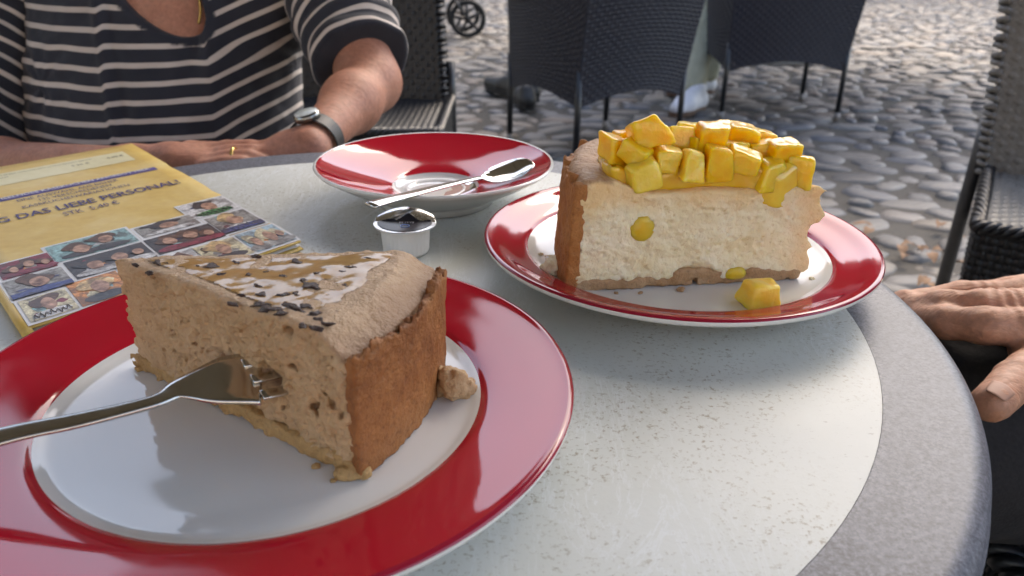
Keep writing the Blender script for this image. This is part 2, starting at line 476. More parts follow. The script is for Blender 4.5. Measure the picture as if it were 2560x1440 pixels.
# ================================================================== crockery
def mat_glaze(name, col, rough=.035, col2=None):
    m, nt, p = new_mat(name)
    v = coords(nt)
    c = col if col2 is None else ramp(nt, noise(nt, v, 14, 3), [(.35, col), (.7, col2)])
    setp(nt, p, col=c, rough=ramp(nt, noise(nt, v, 26, 4, .6, .5), [(.4, rough), (.75, rough + .07)]), spec=.55, ior=1.52)
    w = noise(nt, v, 18, 2)
    setp(nt, p, normal=bump(nt, w, .03, .002))
    return m
M_WHITE = mat_glaze('white_glaze', (.70, .70, .67), .045, (.73, .73, .70))
M_RED = mat_glaze('red_glaze', (.40, .006, .019), .04, (.44, .008, .024))
M_LINE = mat_glaze('rim_line_glaze', (.30, .01, .03), .05)
def curve2(pts, n=6): return [(p.x, p.y) for p in spline([(a, b, 0) for a, b in pts], n)]
def plate(name, loc, R, r, zr, zi, floor, label, wide):
    t = empty(name, loc); tag(t, label, 'plate')
    well = [(0, floor)] + [(r * .84 * i / 6, floor) for i in range(1, 6)]
    well += curve2([(r * .80, floor), (r * .88, floor + .0004), (r * .945, floor + (zi - floor) * .35), (r * .985, floor + (zi - floor) * .82), (r, zi)], 6)
    lathe('well', well, M_WHITE, t, 180)
    band = curve2([(r, zi), (r + (R - r) * .12, zi + (zr - zi) * .26), (r + (R - r) * .5, zi + (zr - zi) * .6), (R - .006, zr - .0009), (R - .0022, zr)], 8)
    lathe('rim_band', band, M_RED, t, 200)
    lip = [(R - .0022, zr)] + [(R - .0016 + .0016 * math.sin(a), zr - .0016 + .0016 * math.cos(a)) for a in np.linspace(.0, 1.2, 5)]
    lathe('lip', lip, M_LINE, t, 200)
    under = [lip[-1], (R, zr - .002), (R - .0008, zr - .0034)] + curve2([(R - .0008, zr - .0034), (r + (R - r) * .5, zr * .55), (r * .98, .0065), (r * .80, .0038)], 6)[1:] + [(r * .78, 0), (r * .74, 0), (r * .72, .003), (0, .0035)]
    lathe('underside', under, M_WHITE, t, 160)
    return t
FLOOR = .0115
P1, P2, PS = Vector((-.0913, .2550, TZ + .0006)), Vector((.0925, .4161, TZ + .0006)), Vector((-.0553, .5381, TZ + .0006))
plate('cake_plate', P1, .115, .0798, .0216, .0142, FLOOR, 'red rimmed white plate under the coffee brown cheesecake slice and fork', .5)
plate('cake_plate', P2, .1086, .0839, .0216, .0135, FLOOR - .001, 'red rimmed white plate under the mango topped cheesecake slice', .5)
saucer = empty('saucer', PS); tag(saucer, 'deep red saucer with white centre, used and holding a teaspoon', 'saucer')
rs = .0832
lathe('well', [(0, .0072)] + [(.017 * i / 4, .0072) for i in range(1, 5)] + [(.0185, .0074), (.0198, .0086), (.0208, .0087), (.0222, .0077)] + curve2([(.0222, .0077), (.0255, .0078), (.0287, .0090), (.0306, .0108)], 5)[1:], M_WHITE, saucer, 140)
lathe('rim_band', curve2([(.0306, .0108), (.036, .0128), (.052, .0172), (.068, .0225), (.0785, .0270), (rs - .0018, .0287)], 8), M_RED, saucer, 180)
lathe('lip', [(rs - .0018, .0287), (rs - .0009, .0290), (rs, .0285), (rs + .0002, .0277)], M_WHITE, saucer, 180)
lathe('underside', [(rs + .0002, .0277)] + curve2([(rs - .0008, .0262), (.070, .0185), (.055, .0105), (.0445, .0055), (.042, .0035)], 6) + [(.041, 0), (.038, 0), (.037, .003), (0, .003)], M_WHITE, saucer, 140)
# coffee dregs left in the saucer's hollow
M_DREG, nt, p = new_mat('coffee_dregs')
fr = N(nt, 'ShaderNodeFresnel', {'IOR': 1.35}).outputs[0]
tr = N(nt, 'ShaderNodeBsdfTransparent', {'Color': (.80, .55, .20, 1)}); gl = N(nt, 'ShaderNodeBsdfGlossy', {'Roughness': .02})
ms = N(nt, 'ShaderNodeMixShader', {0: fr, 1: tr.outputs[0], 2: gl.outputs[0]}); nt.links.new(ms.outputs[0], nt.nodes['Material Output'].inputs[0])
Vd, Fd = [], []
for j in range(5):
    for k in range(40):
        a = -1.25 + 1.9 * k / 39; w = math.sin(math.pi * k / 39) ** .6
        r0 = .0225 - .012 * w * (1 + .2 * math.sin(5 * a)); rr = r0 + (.0288 - r0) * j / 4
        zz = .0081 if rr < .0255 else .0081 + (rr - .0255) * .32
        Vd.append((rr * math.cos(a), rr * math.sin(a), zz + .0002))
for j in range(4):
    for k in range(39): Fd.append((j * 40 + k, j * 40 + k + 1, (j + 1) * 40 + k + 1, (j + 1) * 40 + k))
mesh_obj('coffee_dregs', Vd, Fd, M_DREG, saucer)

# ================================================================== cutlery
def mat_steel(name, rough=.13, col=(.62, .61, .58)):
    m, nt, p = new_mat(name)
    n = noise(nt, coords(nt, 'Object', (1, 1, 1)), 120, 5, .7)
    setp(nt, p, col=col, metal=1.0, rough=ramp(nt, n, [(.35, rough * .6), (.7, rough * 1.5)]), normal=bump(nt, n, .02, .0003))
    return m
M_STEEL = mat_steel('polished_steel', .10)
M_FORK = mat_steel('fork_steel', .15, (.60, .58, .54))
def sweep(name, path, prof, mat, parent, sub=1):
    """path: list of (pos, side, up, halfwidth, thickness, cup) stations -> closed solid strip"""
    m = 9; V, Fc = [], []
    for (p, s, u, hw, th, cup) in path:
        for top in (1, 0):
            for k in range(m):
                q = -1 + 2 * k / (m - 1)
                if not top: q = -q
                e = math.sqrt(max(0, 1 - q * q)) ** .6
                off = -cup * (1 - q * q) + (th / 2 * e if top else -th / 2 * e)
                V.append(p + s * (hw * q) + u * off)
    n = 2 * m
    for i in range(len(path) - 1):
        for k in range(n): Fc.append((i * n + k, i * n + (k + 1) % n, (i + 1) * n + (k + 1) % n, (i + 1) * n + k))
    Fc.append(tuple(range(n))[::-1]); Fc.append(tuple((len(path) - 1) * n + k for k in range(n)))
    o = mesh_obj(name, V, Fc, mat, parent)
    bm = bmesh.new(); bm.from_mesh(o.data); bmesh.ops.remove_doubles(bm, verts=bm.verts, dist=1e-6); bmesh.ops.recalc_face_normals(bm, faces=bm.faces); bm.to_mesh(o.data); bm.free()
    o.data.polygons.foreach_set('use_smooth', [True] * len(o.data.polygons))
    return o
def stations(ctrl, up0, n=6):
    """ctrl rows: (pos, halfwidth, thickness, cup)"""
    P = spline([c[0] for c in ctrl], n); Q = spline([(c[1], c[2], c[3]) for c in ctrl], n)
    out = []
    for i, p in enumerate(P):
        t = (P[min(i + 1, len(P) - 1)] - P[max(i - 1, 0)]).normalized()
        s = t.cross(up0).normalized(); u = s.cross(t).normalized()
        out.append((p, s, u, max(Q[i].x, .0003), max(Q[i].y, .0003), Q[i].z))
    return out

# ================================================================== cheesecake slices
def mat_cake(name, c_lo, c_mid, c_hi, skin_lo, skin_hi, pore, sss=.12):
    m, nt, p = new_mat(name)
    v = coords(nt)
    n1 = noise(nt, v, 60, 5, .6); n2 = noise(nt, v, 420, 4, .65); n3 = noise(nt, v, 900, 2, .6)
    inner = ramp(nt, n1, [(.3, c_lo), (.52, c_mid), (.72, c_hi)])
    inner = mix(nt, ramp(nt, n2, [(.24, .85), (.44, 0)]), inner, pore)
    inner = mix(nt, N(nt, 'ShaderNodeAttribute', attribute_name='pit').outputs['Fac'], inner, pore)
    inner = mix(nt, N(nt, 'ShaderNodeAttribute', attribute_name='soak').outputs['Fac'], inner, (.86, .50, .16))
    sk = ramp(nt, n2, [(.3, skin_lo), (.65, skin_hi)])
    sf = N(nt, 'ShaderNodeAttribute', attribute_name='skin').outputs['Fac']
    col = mix(nt, sf, inner, mix(nt, N(nt, 'ShaderNodeAttribute', attribute_name='rim').outputs['Fac'], sk, tuple(v_ * f_ for v_, f_ in zip(skin_lo, (.66, .56, .5)))))
    b = bump(nt, n2, .8, .0014); b = bump(nt, n3, .6, .0008, b)
    setp(nt, p, col=col, rough=mix(nt, sf, (.62, .62, .62), (.42, .42, .42)), normal=b, sss=sss, sssr=(.006, .004, .002), ssss=1.0)
    return m
def mat_crust(name, lo, mid, hi, bs=1.0):
    m, nt, p = new_mat(name)
    v = coords(nt)
    n1 = noise(nt, v, 45, 5, .6, .4); n2 = noise(nt, v, 500, 4, .7); n3 = N(nt, 'ShaderNodeTexVoronoi', {'Vector': v, 'Scale': 900.}).outputs['Distance']
    col = ramp(nt, n1, [(.28, lo), (.5, mid), (.74, hi)])
    col = mix(nt, ramp(nt, n2, [(.3, .55), (.5, 0)]), col, tuple(x * .55 for x in lo))
    col = mix(nt, ramp(nt, n2, [(.62, 0), (.74, .35)]), col, tuple(min(1, x * 1.5) for x in hi))
    setp(nt, p, col=col, rough=.62, normal=bump(nt, n3, .35 * bs, .0008, bump(nt, n2, .7 * bs, .0012)))
    return m
M_CAKE1 = mat_cake('coffee_cheesecake', (.46, .285, .14), (.55, .365, .195), (.62, .43, .25), (.48, .30, .165), (.59, .40, .235), (.27, .145, .065))
M_CAKE2 = mat_cake('pale_cheesecake', (.82, .69, .42), (.89, .79, .54), (.92, .84, .63), (.34, .17, .07), (.50, .31, .17), (.62, .44, .20), .2)
M_CRUST1 = mat_crust('baked_crust', (.20, .066, .016), (.33, .125, .033), (.43, .185, .055))
M_BASE1 = mat_crust('crumb_base', (.40, .23, .085), (.50, .31, .12), (.56, .37, .17))
M_CRUST2 = mat_crust('orange_crust', (.30, .105, .022), (.42, .17, .042), (.50, .235, .07))
M_BASE2 = mat_crust('pale_crumb_base', (.36, .20, .09), (.46, .28, .14), (.54, .37, .21))
def ss(x, a, b):
    t = np.clip((x - a) / (b - a), 0, 1); return t * t * (3 - 2 * t)
def smax(a, b, k): return -smin(-a, -b, k)
def cell_attr(V, fn): return fn(V)

def biggest(V, Q):
    """keep the largest connected piece"""
    lab = np.arange(len(V))
    while True:
        m = lab[Q].min(1); new = lab.copy(); np.minimum.at(new, Q.ravel(), np.repeat(m, 4)); new = new[new]
        if (new == lab).all(): break
        lab = new
    b = np.bincount(lab).argmax(); k = lab == b; re_ = np.cumsum(k) - 1
    return V[k], re_[Q[k[Q[:, 0]]]]
# ---- slice 1: coffee coloured, in plate-local metres (x, y relative to plate centre, z above the well floor)
C1 = np.array([P1.x, P1.y, P1.z + FLOOR])
def w1(px, py, z=0.): q = atz(px, py, C1[2] + z); return np.array([q.x, q.y, q.z]) - C1
tip1 = np.array([-.1527, .2784]) - C1[:2]
A1 = math.radians(-15.6); HA1 = math.radians(18.6); R1 = .1258; H1 = .0502
ax1 = np.array([math.cos(A1), math.sin(A1)]); ay1 = np.array([-ax1[1], ax1[0]])
def polar1(p):
    q = p[..., :2] - tip1; return q @ ax1, q @ ay1
def top1(x, y):
    r = np.sqrt(x * x + y * y)
    P = np.stack([x, y, np.zeros_like(x)], -1)
    return H1 + .0014 * ss(r, .07, .105) - .0075 * ss(r, .109, .1235) + .0006 * fbm(P, 60, 3, 4) - .0015 * (1 - ss(r, 0, .03))
def filling1(p):
    x, y = polar1(p); z = p[..., 2]
    lean = .0022 * (z - .02) / .04 * (1 - ss(x, .0, .05))
    side = np.abs(y) * math.cos(HA1) - (x + lean) * math.sin(HA1)
    r = np.sqrt(x * x + y * y) - (R1 - .0030)
    d = smax(side, r, .002); d = smax(d, z - top1(x, y), .0022); d = smax(d, .0046 - z, .001)
    return d
FK = np.array([-.0835, .2302, .7665]) - C1              # where the fork enters
def noise1(p):
    x, y = polar1(p); z = p[..., 2]
    cut = 1 - ss(z, top1(x, y) - .004, top1(x, y) - .001)
    big = fbm(p, 55, 2, 1) * .0012 + fbm(p * np.array([1, 1, 1.5]), 260, 3, 2, .65) * .0013
    n = vnoise(p, 150, 7) * .6 + vnoise(p, 330, 8) * .5
    pits = ss(n, .36, .72) * .0036 + ss(vnoise(p * np.array([1, 1, 1.8]), 420, 23), .35, .75) * .0016 + ss(vnoise(p, 75, 21), .60, .82) * .0046 + ss(vnoise(p * np.array([1, 1, 2.2]), 620, 24), .2, .7) * .0009
    e = np.linalg.norm((p - FK) / np.array([.008, .010, .0075]), axis=-1)
    hole = ss(1.1 - e + .45 * vnoise(p, 180, 5), 0, .9) * .0042
    rag = ss(vnoise(p, 300, 12), .1, .7) * .0012 * ss(z, .046, .0502)
    cut = cut * (.35 + .65 * ss(x, .006, .03))
    return cut * (big + pits + hole) + (1 - cut) * fbm(p, 420, 2, 9) * .00022 - rag * .3
cake1 = empty('cheesecake_slice', C1)
tag(cake1, 'coffee brown cheesecake slice dotted with chocolate and syrup, dark crust', 'cake')
fl = Field((-.068, -.055, .003), (.072, .042, .058), .00085)
G = fl.lo + fl.h * np.stack(np.meshgrid(*[np.arange(k) for k in fl.n], indexing='ij'), -1)
fl.F[:] = filling1(G); del G
fl.disp(noise1, .006)
V, Q = biggest(*fl.mesh())
x, y = polar1(V); tz = top1(x, y)
sk = ss(V[:, 2], tz - .0022, tz - .0006)
nz = vnoise(V, 150, 7) * .6 + vnoise(V, 330, 8) * .5
dd = filling1(V)
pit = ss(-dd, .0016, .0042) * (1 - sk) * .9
rr1 = np.sqrt(x * x + y * y); rimv = ss(rr1 + .006 * fbm(V, 60, 2, 55), .104, .123) * .8
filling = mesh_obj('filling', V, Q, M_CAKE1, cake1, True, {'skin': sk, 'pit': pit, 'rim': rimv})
# crumb base
def base1(p):
    x, y = polar1(p); z = p[..., 2]
    side = np.abs(y) * math.cos(HA1) - x * math.sin(HA1) - .0007
    d = smax(side, np.sqrt(x * x + y * y) - (R1 - .003), .0015); d = smax(d, z - .0062 - .0008 * vnoise(p, 120, 3), .001)
    return smax(d, .0003 - z, .0006) + fbm(p, 260, 3, 14) * .0010
fl = Field((-.068, -.058, -.002), (.072, .044, .010), .0009)
G = fl.lo + fl.h * np.stack(np.meshgrid(*[np.arange(k) for k in fl.n], indexing='ij'), -1)
fl.F[:] = base1(G); V, Q = biggest(*fl.mesh()); mesh_obj('crumb_base', V, Q, M_BASE1, cake1)
# crust wall with a torn upper edge
def crust1(p):
    x, y = polar1(p); z = p[..., 2]; r = np.sqrt(x * x + y * y); a = np.arctan2(y, x)
    side = np.abs(a) * R1 - HA1 * R1 - .0003 + .0006 * vnoise(p, 160, 31)
    out = R1 + .0010 * (z / .044) + .0006 * fbm(p, 70, 2, 33)
    d = np.maximum(r - out, (R1 - .0034 - .0012 * (1 - ss(z, .03, .044))) - r)
    edge = .0450 + .0030 * vnoise(np.stack([a * R1, a * 0, a * 0], -1), 60, 34) + .0022 * vnoise(np.stack([a * R1, a * 0 + .3, r * 2], -1), 240, 35) + .0016 * vnoise(np.stack([a * R1, a * 0, r * 3], -1), 620, 38) - .006 * ss(a, -.34, -.2) * 0
    inner = ss(R1 - r, .001, .004) * .003
    d = smax(d, z - edge - .3 * (r - R1) - .0022 * vnoise(p, 520, 36), .0007)
    d = smax(d, .0002 - z, .001); d = smax(d, side, .0012)
    return d + fbm(p, 420, 2, 37) * .00035
fl = Field((.030, -.062, -.002), (.078, .045, .060), .0008)
G = fl.lo + fl.h * np.stack(np.meshgrid(*[np.arange(k) for k in fl.n], indexing='ij'), -1)
fl.F[:] = crust1(G); V, Q = biggest(*fl.mesh()); mesh_obj('crust', V, Q, M_CRUST1, cake1)

# syrup puddles: thin glossy lenses following the top skin
M_SYRUP = simple('syrup', (.38, .21, .07), .10, (.46, .28, .11), 120, .22, .0010, spec=.5)
nx_, ny_ = 150, 110
gx, gy = np.meshgrid(np.linspace(.01, .118, nx_), np.linspace(-.042, .042, ny_), indexing='ij')
r_ = np.sqrt(gx ** 2 + gy ** 2)
P3 = np.stack([gx, gy, gx * 0], -1)
th = .22 + fbm(P3, 55, 3, 51) * 1.0 + .25 * ss(r_, .05, .09) - 2.2 * ss(r_, .100, .114) - 2.5 * ss(np.abs(gy) * math.cos(HA1) - gx * math.sin(HA1), -.005, -.0015) - .5 * (1 - ss(r_, .015, .035))
wz = top1(gx, gy) + np.clip(th, -.2, 1) * .0007 + .00012
wx = tip1[0] + gx * ax1[0] + gy * ay1[0]; wy = tip1[1] + gx * ax1[1] + gy * ay1[1]
VV = np.stack([wx, wy, wz], -1).reshape(-1, 3); ok = (th > .02)
Fs = [(i * ny_ + j, (i + 1) * ny_ + j, (i + 1) * ny_ + j + 1, i * ny_ + j + 1) for i in range(nx_ - 1) for j in range(ny_ - 1) if ok[i, j] and ok[i + 1, j] and ok[i, j + 1] and ok[i + 1, j + 1]]
used = sorted({a for f in Fs for a in f}); re = {a: k for k, a in enumerate(used)}
tag(mesh_obj('syrup', VV[used], [tuple(re[a] for a in f) for f in Fs], M_SYRUP, cake1), kind='stuff')

# chocolate drops and flakes on the top
M_CHOC = simple('dark_chocolate', (.030, .012, .008), .16, (.055, .022, .012), 300, .4, .0006)
def blob_mesh(name, seed, n=3, amp=.3):
    bm = bmesh.new(); bmesh.ops.create_icosphere(bm, subdivisions=n, radius=1.0)
    P = np.array([v.co[:] for v in bm.verts]); d = 1 + amp * fbm(P, 1.3, 3, seed)
    for v, k in zip(bm.verts, d): v.co *= float(k)
    me = bpy.data.meshes.new(name); bm.to_mesh(me); bm.free(); me.polygons.foreach_set('use_smooth', [True] * len(me.polygons)); return me
CHM = [blob_mesh('chocolate_drop', 60 + i, 3, .75) for i in range(7)]
for me in CHM: me.materials.append(M_CHOC)
specks = [(300, 165, 1), (425, 165, 2), (465, 170, 1.3), (720, 190, 1.4), (850, 165, 1.6), (780, 235, 1.2), (920, 240, 1.1), (960, 132, 1.2), (1180, 165, 2), (1110, 250, 1.3), (1480, 210, 1.4), (1430, 235, 1.7), (1310, 240, 1.3), (1220, 280, 1.5), (1270, 310, 2.2), (970, 300, 1.6), (880, 345, 1.3), (990, 345, 1.2), (1105, 355, 2.4), (840, 390, 1.4), (1450, 310, 1.1), (1560, 165, 1.2), (1040, 430, 2.0), (1170, 430, 2.3), (1100, 465, 1.4), (1285, 465, 1.9), (1310, 500, 1.4), (1215, 540, 1.1), (1290, 548, 1.3), (1340, 520, 1.2), (380, 222, 1.3), (985, 400, 1.5), (640, 190, .8), (1020, 215, .9), (1180, 350, 1.2), (1240, 420, 1.3)]
for i, (cx, cy, s) in enumerate(specks):
    q = w1(200 + cx / 2.182, 580 + cy / 2.182, H1)
    xx, yy = polar1(q); zz = float(top1(np.array(xx), np.array(yy)))
    o = bpy.data.objects.new('chocolate_drop', CHM[i % 7]); o.location = (q[0], q[1], zz + .0001)
    o.rotation_euler = (rnd.uniform(-.1, .1), rnd.uniform(-.1, .1), rnd.uniform(-.6, .3) - .3)
    o.scale = (.0013 * s * rnd.uniform(.8, 1.5), .0009 * s * rnd.uniform(.7, 1.3), .00055 * (s ** .5)); link(o, cake1)

# crumbs that fell beside the slices
def crumb(name, loc, size, mat, label, seed, h=.0007, group=None):
    fl_ = Field(np.array([-1.25, -1.25, -.3]) * np.array(size), np.array([1.25, 1.25, 1.3]) * np.array(size), h)
    G_ = fl_.lo + fl_.h * np.stack(np.meshgrid(*[np.arange(k) for k in fl_.n], indexing='ij'), -1)
    s_ = np.array(size)
    d_ = ellip(G_, (0, 0, .35 * s_[2]), s_ * np.array([.85, .85, .62])); mn = min(size)
    d_ = d_ + fbm(G_, .7 / mn, 4, seed, .68) * mn * .30 + ss(vnoise(G_, 2.4 / mn, seed + 9), .0, .7) * mn * .2
    d_ = np.maximum(d_, -G_[..., 2])
    V_, Q_ = biggest(*surface_nets(d_, fl_.lo, h))
    o_ = mesh_obj(name, V_, Q_, mat, None, True, {'skin': np.zeros(len(V_)), 'pit': np.zeros(len(V_))}); o_.location = loc
    tag(o_, label, 'crumb', group); return o_
q = atz(1125, 962, C1[2] + .006)
crumb('cake_crumb', (q.x + .001, q.y + .003, C1[2] + .0002), (.0082, .0075, .013), M_CAKE1, 'pale brown crumb lying against the crust of the coffee cheesecake', 71)
q = atz(880, 1200, C1[2])
o = crumb('cake_crumb', (q.x, q.y + .002, C1[2] + .0002), (.007, .004, .0045), M_BASE1, 'golden base crumb broken off under the dark crust corner', 75, .0006)

# ---- slice 2: pale, with mango
C2 = np.array([P2.x, P2.y, P2.z + FLOOR - .001])
tip2 = np.array([.1575, .3800]) - C2[:2]; fc2 = np.array([.0262, .3590]) - C2[:2]; bc2 = np.array([.040, .448]) - C2[:2]
cen2 = np.array([.1360, .3905]) - C2[:2]; R2 = np.linalg.norm(fc2 - cen2)
def _nrm(a, b, s):
    d = (b - a) / np.linalg.norm(b - a); return s * np.array([d[1], -d[0]])
nf2 = _nrm(tip2, fc2, -1); nb2 = _nrm(tip2, bc2, 1)
if nf2[1] > 0: nf2 = -nf2
if nb2[1] < 0: nb2 = -nb2
H2 = .0505
def rad2(p): return np.linalg.norm(p[..., :2] - cen2, axis=-1)
def top2(p):
    r = rad2(p); P_ = p * np.array([1, 1, 0])
    return H2 + .0085 * ss(r, R2 - .042, R2 - .014) - .0065 * ss(r, R2 - .013, R2 + .001) + .001 * fbm(P_, 55, 2, 81)
def filling2(p):
    z = p[..., 2]
    near = (p[..., :2] - tip2) @ nf2; back = (p[..., :2] - tip2) @ nb2
    bulge = .0065 * np.exp(-((z - .033) / .013) ** 2) - .0045 * (1 - ss(z, .0, .02))
    xt = (p[..., 0] - tip2[0]) - bulge
    d = smax(near, back, .0016); d = smax(d, rad2(p) - (R2 - .0058), .0015)
    d = smax(d, xt - .0005, .002)
    d = smax(d, z - top2(p), .0035); return smax(d, .0050 - z + .0022 * vnoise(p * np.array([1, 1, 0]), 60, 84), .0012)
def noise2(p):
    z = p[..., 2]; cut = 1 - ss(z, top2(p) - .004, top2(p) - .0006)
    q_ = p * np.array([1, 1, 1.35])
    n = fbm(q_, 85, 2, 86) * .0010 + fbm(q_, 380, 3, 87, .65) * .0008
    pits = ss(vnoise(q_, 210, 88) * .6 + vnoise(q_, 480, 89) * .5, .45, .8) * .0016
    rag = ss(p[..., 0], tip2[0] - .012, tip2[0]) * (fbm(p, 95, 2, 90) * .0022)
    dip = .004 * ss(1.15 - np.linalg.norm((p - notch) / np.array([.012, .012, .006]), axis=-1) + .4 * vnoise(p, 200, 91), 0, .8)
    cut = cut * (1 - .65 * ss(p[..., 0], tip2[0] - .03, tip2[0] - .004))
    return cut * (n + pits) + rag + dip + (1 - cut) * fbm(p, 300, 2, 92) * .0004
nq = aty(1740, 690, .3695); notch = np.array([nq.x, nq.y, nq.z]) - C2
cake2 = empty('cheesecake_slice', C2)
tag(cake2, 'pale cream cheesecake slice heaped with glazed mango cubes', 'cake')
fl = Field((-.075, -.065, .001), (.080, .045, .070), .0009)
G = fl.lo + fl.h * np.stack(np.meshgrid(*[np.arange(k) for k in fl.n], indexing='ij'), -1)
fl.F[:] = filling2(G); del G
fl.disp(noise2, .008)
V, Q = biggest(*fl.mesh())
tz = top2(V); r = rad2(V)
sk = ss(V[:, 2], tz - .0034, tz - .0012) * ss(r, R2 - .0235, R2 - .0205)
mesh_obj('filling', V, Q, M_CAKE2, cake2, True, {'skin': sk, 'pit': ss(-filling2(V), .0012, .0028) * .45 * (1 - sk), 'soak': np.clip(.55 * ss(V[:, 2] + .004 * fbm(V, 70, 3, 131), .036, .053) + .45 * ss(V[:, 0] + .012 * fbm(V, 45, 3, 133), .035, .068), 0, .65)})
def base2(p):
    z = p[..., 2]
    near = (p[..., :2] - tip2) @ nf2 - .0006; back = (p[..., :2] - tip2) @ nb2
    h = .0068 + .0016 * vnoise(p * np.array([1, 1, 0]), 60, 84) + .0035 * np.exp(-((p[..., 0] - notch[0]) / .012) ** 2) + .001 * vnoise(p, 200, 93)
    d = smax(near, back, .001); d = smax(d, rad2(p) - (R2 - .004), .001); d = smax(d, z - h, .0012); d = smax(d, (p[..., 0] - tip2[0]) + .006, .001)
    d = smax(d, .0003 - z, .0006)
    slot = np.maximum(np.abs(p[..., 0] - notch[0]) - .0013, np.maximum(np.abs((p[..., :2] - tip2) @ nf2) - .004, z - .0042))
    return np.maximum(d + fbm(p, 250, 3, 94) * .0009, -slot)
fl = Field((-.075, -.065, -.002), (.080, .045, .014), .0009)
G = fl.lo + fl.h * np.stack(np.meshgrid(*[np.arange(k) for k in fl.n], indexing='ij'), -1)
fl.F[:] = base2(G); V, Q = biggest(*fl.mesh()); mesh_obj('crumb_base', V, Q, M_BASE2, cake2)
def crust2(p):
    z = p[..., 2]; r = rad2(p)
    near = (p[..., :2] - tip2) @ nf2 - .0004; back = (p[..., :2] - tip2) @ nb2
    out = R2 - .0010 * (1 - ss(z, 0, .012)) - .0035 * (z / .05) + .0007 * fbm(p, 90, 2, 96)
    d = smax(r - out, (out - .0062 - .002 * (1 - ss(z, .0, .03))) - r, .001)
    ev = vnoise(np.stack([np.arctan2(p[..., 1] - cen2[1], p[..., 0] - cen2[0]) * R2, z * 0, z * 0], -1), 170, 97)
    d = smax(d, z - (.0545 + .0045 * ev + .002 * vnoise(p, 330, 98)), .001)
    d = smax(smax(d, near, .0012), back, .001); d = smax(d, .0003 - z, .001)
    return d + fbm(p, 330, 2, 99) * .0005
fl = Field((-.078, -.066, -.002), (-.01, .05, .068), .00085)
G = fl.lo + fl.h * np.stack(np.meshgrid(*[np.arange(k) for k in fl.n], indexing='ij'), -1)
fl.F[:] = crust2(G); V, Q = biggest(*fl.mesh()); mesh_obj('crust', V, Q, M_CRUST2, cake2)

# mango cubes
def mat_mango(name, lo, mid, hi):
    m, nt, p = new_mat(name)
    v = coords(nt); n1 = noise(nt, v, 130, 3, .5); n2 = noise(nt, coords(nt, 'Object', (1, .3, 1)), 600, 3, .6)
    rv = N(nt, 'ShaderNodeObjectInfo').outputs['Random']
    col = mix(nt, math_(nt, 'MULTIPLY', rv, .6), ramp(nt, n1, [(.3, lo), (.5, mid), (.72, hi)]), hi)
    setp(nt, p, col=col, rough=.30, coat=.5, coatr=.06, normal=bump(nt, n2, .5, .0008), sss=.9, sssr=(.010, .0068, .0012), ssss=1.0)
    return m
M_MANGO = mat_mango('mango_flesh', (.96, .42, .005), (.98, .52, .010), (.98, .62, .04))
M_MANGO_P = mat_mango('pale_mango_flesh', (.95, .53, .02), (.96, .61, .05), (.96, .69, .12))
def mango_mesh(seed, size, mat, h=.0006, name='mango_cube'):
    r_ = np.random.default_rng(seed); s_ = np.array(size) / 2; lo = -s_ * 1.7; fl_ = Field(lo, -lo, h)
    G_ = fl_.lo + fl_.h * np.stack(np.meshgrid(*[np.arange(k) for k in fl_.n], indexing='ij'), -1)
    d_ = np.full(G_.shape[:3], -1.0)
    for k in range(3):
        for sg in (1, -1):
            n_ = np.zeros(3); n_[k] = sg; n_ = n_ + r_.normal(0, .11, 3); n_ /= np.linalg.norm(n_)
            d_ = smax(d_, G_ @ n_ - s_[k] * r_.uniform(.9, 1.0), .0017)
    n_ = r_.normal(0, 1, 3); n_[2] = abs(n_[2]); n_ /= np.linalg.norm(n_)
    d_ = smax(d_, G_ @ n_ - s_.mean() * 1.22, .002)
    d_ = d_ + fbm(G_, 110, 2, seed) * .0005 + fbm(G_ * np.array([1, .25, 1]), 520, 2, seed + 3) * .00018
    V_, Q_ = surface_nets(d_, fl_.lo, h)
    me = bpy.data.meshes.new(name); me.from_pydata(smooth_mesh(V_, Q_, 1).tolist(), [], Q_.tolist()); me.polygons.foreach_set('use_smooth', [True] * len(Q_)); me.materials.append(mat); return me
# (px, py, inset from the cut face in mm, width, depth, height in mm, yaw, roll, pale)
mang = [(1560, 352, 34, 13, 13, 12, .4, .1, 0), (1650, 350, 30, 13, 13, 12, -.2, .1, 1), (1745, 352, 36, 13, 13, 12, .2, .0, 0), (1800, 350, 36, 13, 13, 12, .5, .1, 1), (1905, 352, 30, 14, 13, 12, .2, .1, 0), (1612, 334, 15, 17, 15, 15, .25, -.30, 0), (1537, 374, 20, 14, 14, 14, .5, .2, 0), (1588, 384, 12, 15, 13, 13, -.5, .5, 0), (1607, 432, 5, 17, 12, 13, .35, -.28, 1), (1667, 402, 10, 14, 12, 13, .05, .06, 1),
        (1694, 346, 26, 15, 14, 12, .2, .15, 1), (1714, 328, 40, 12, 12, 10, -.3, .1, 1), (1730, 414, 6, 12, 12, 17, .1, .05, 1), (1778, 345, 17, 17, 15, 15, -.1, .12, 0), (1792, 405, 8, 14, 13, 18, .1, -.05, 0),
        (1862, 404, 7, 18, 14, 13, -.25, .15, 0), (1852, 340, 27, 17, 16, 13, -.15, .12, 0), (1905, 380, 18, 14, 13, 13, .2, -.2, 0), (1955, 378, 12, 18, 15, 13, .2, -.08, 0), (1996, 424, 8, 15, 15, 17, -.2, .1, 0), (1925, 436, 5, 15, 12, 15, .3, .1, 0), (1640, 385, 22, 14, 14, 13, .3, .1, 0), (1745, 385, 22, 15, 14, 13, .3, .1, 0), (1830, 380, 20, 15, 14, 13, .1, .1, 0)]
def on_cut(px, py, inset):
    dd_ = np.array(ray(px, py)); o0_ = np.array(CAM) - C2
    return o0_ + dd_ * ((-inset - ((o0_[:2] - tip2) @ nf2)) / (dd_[:2] @ nf2))
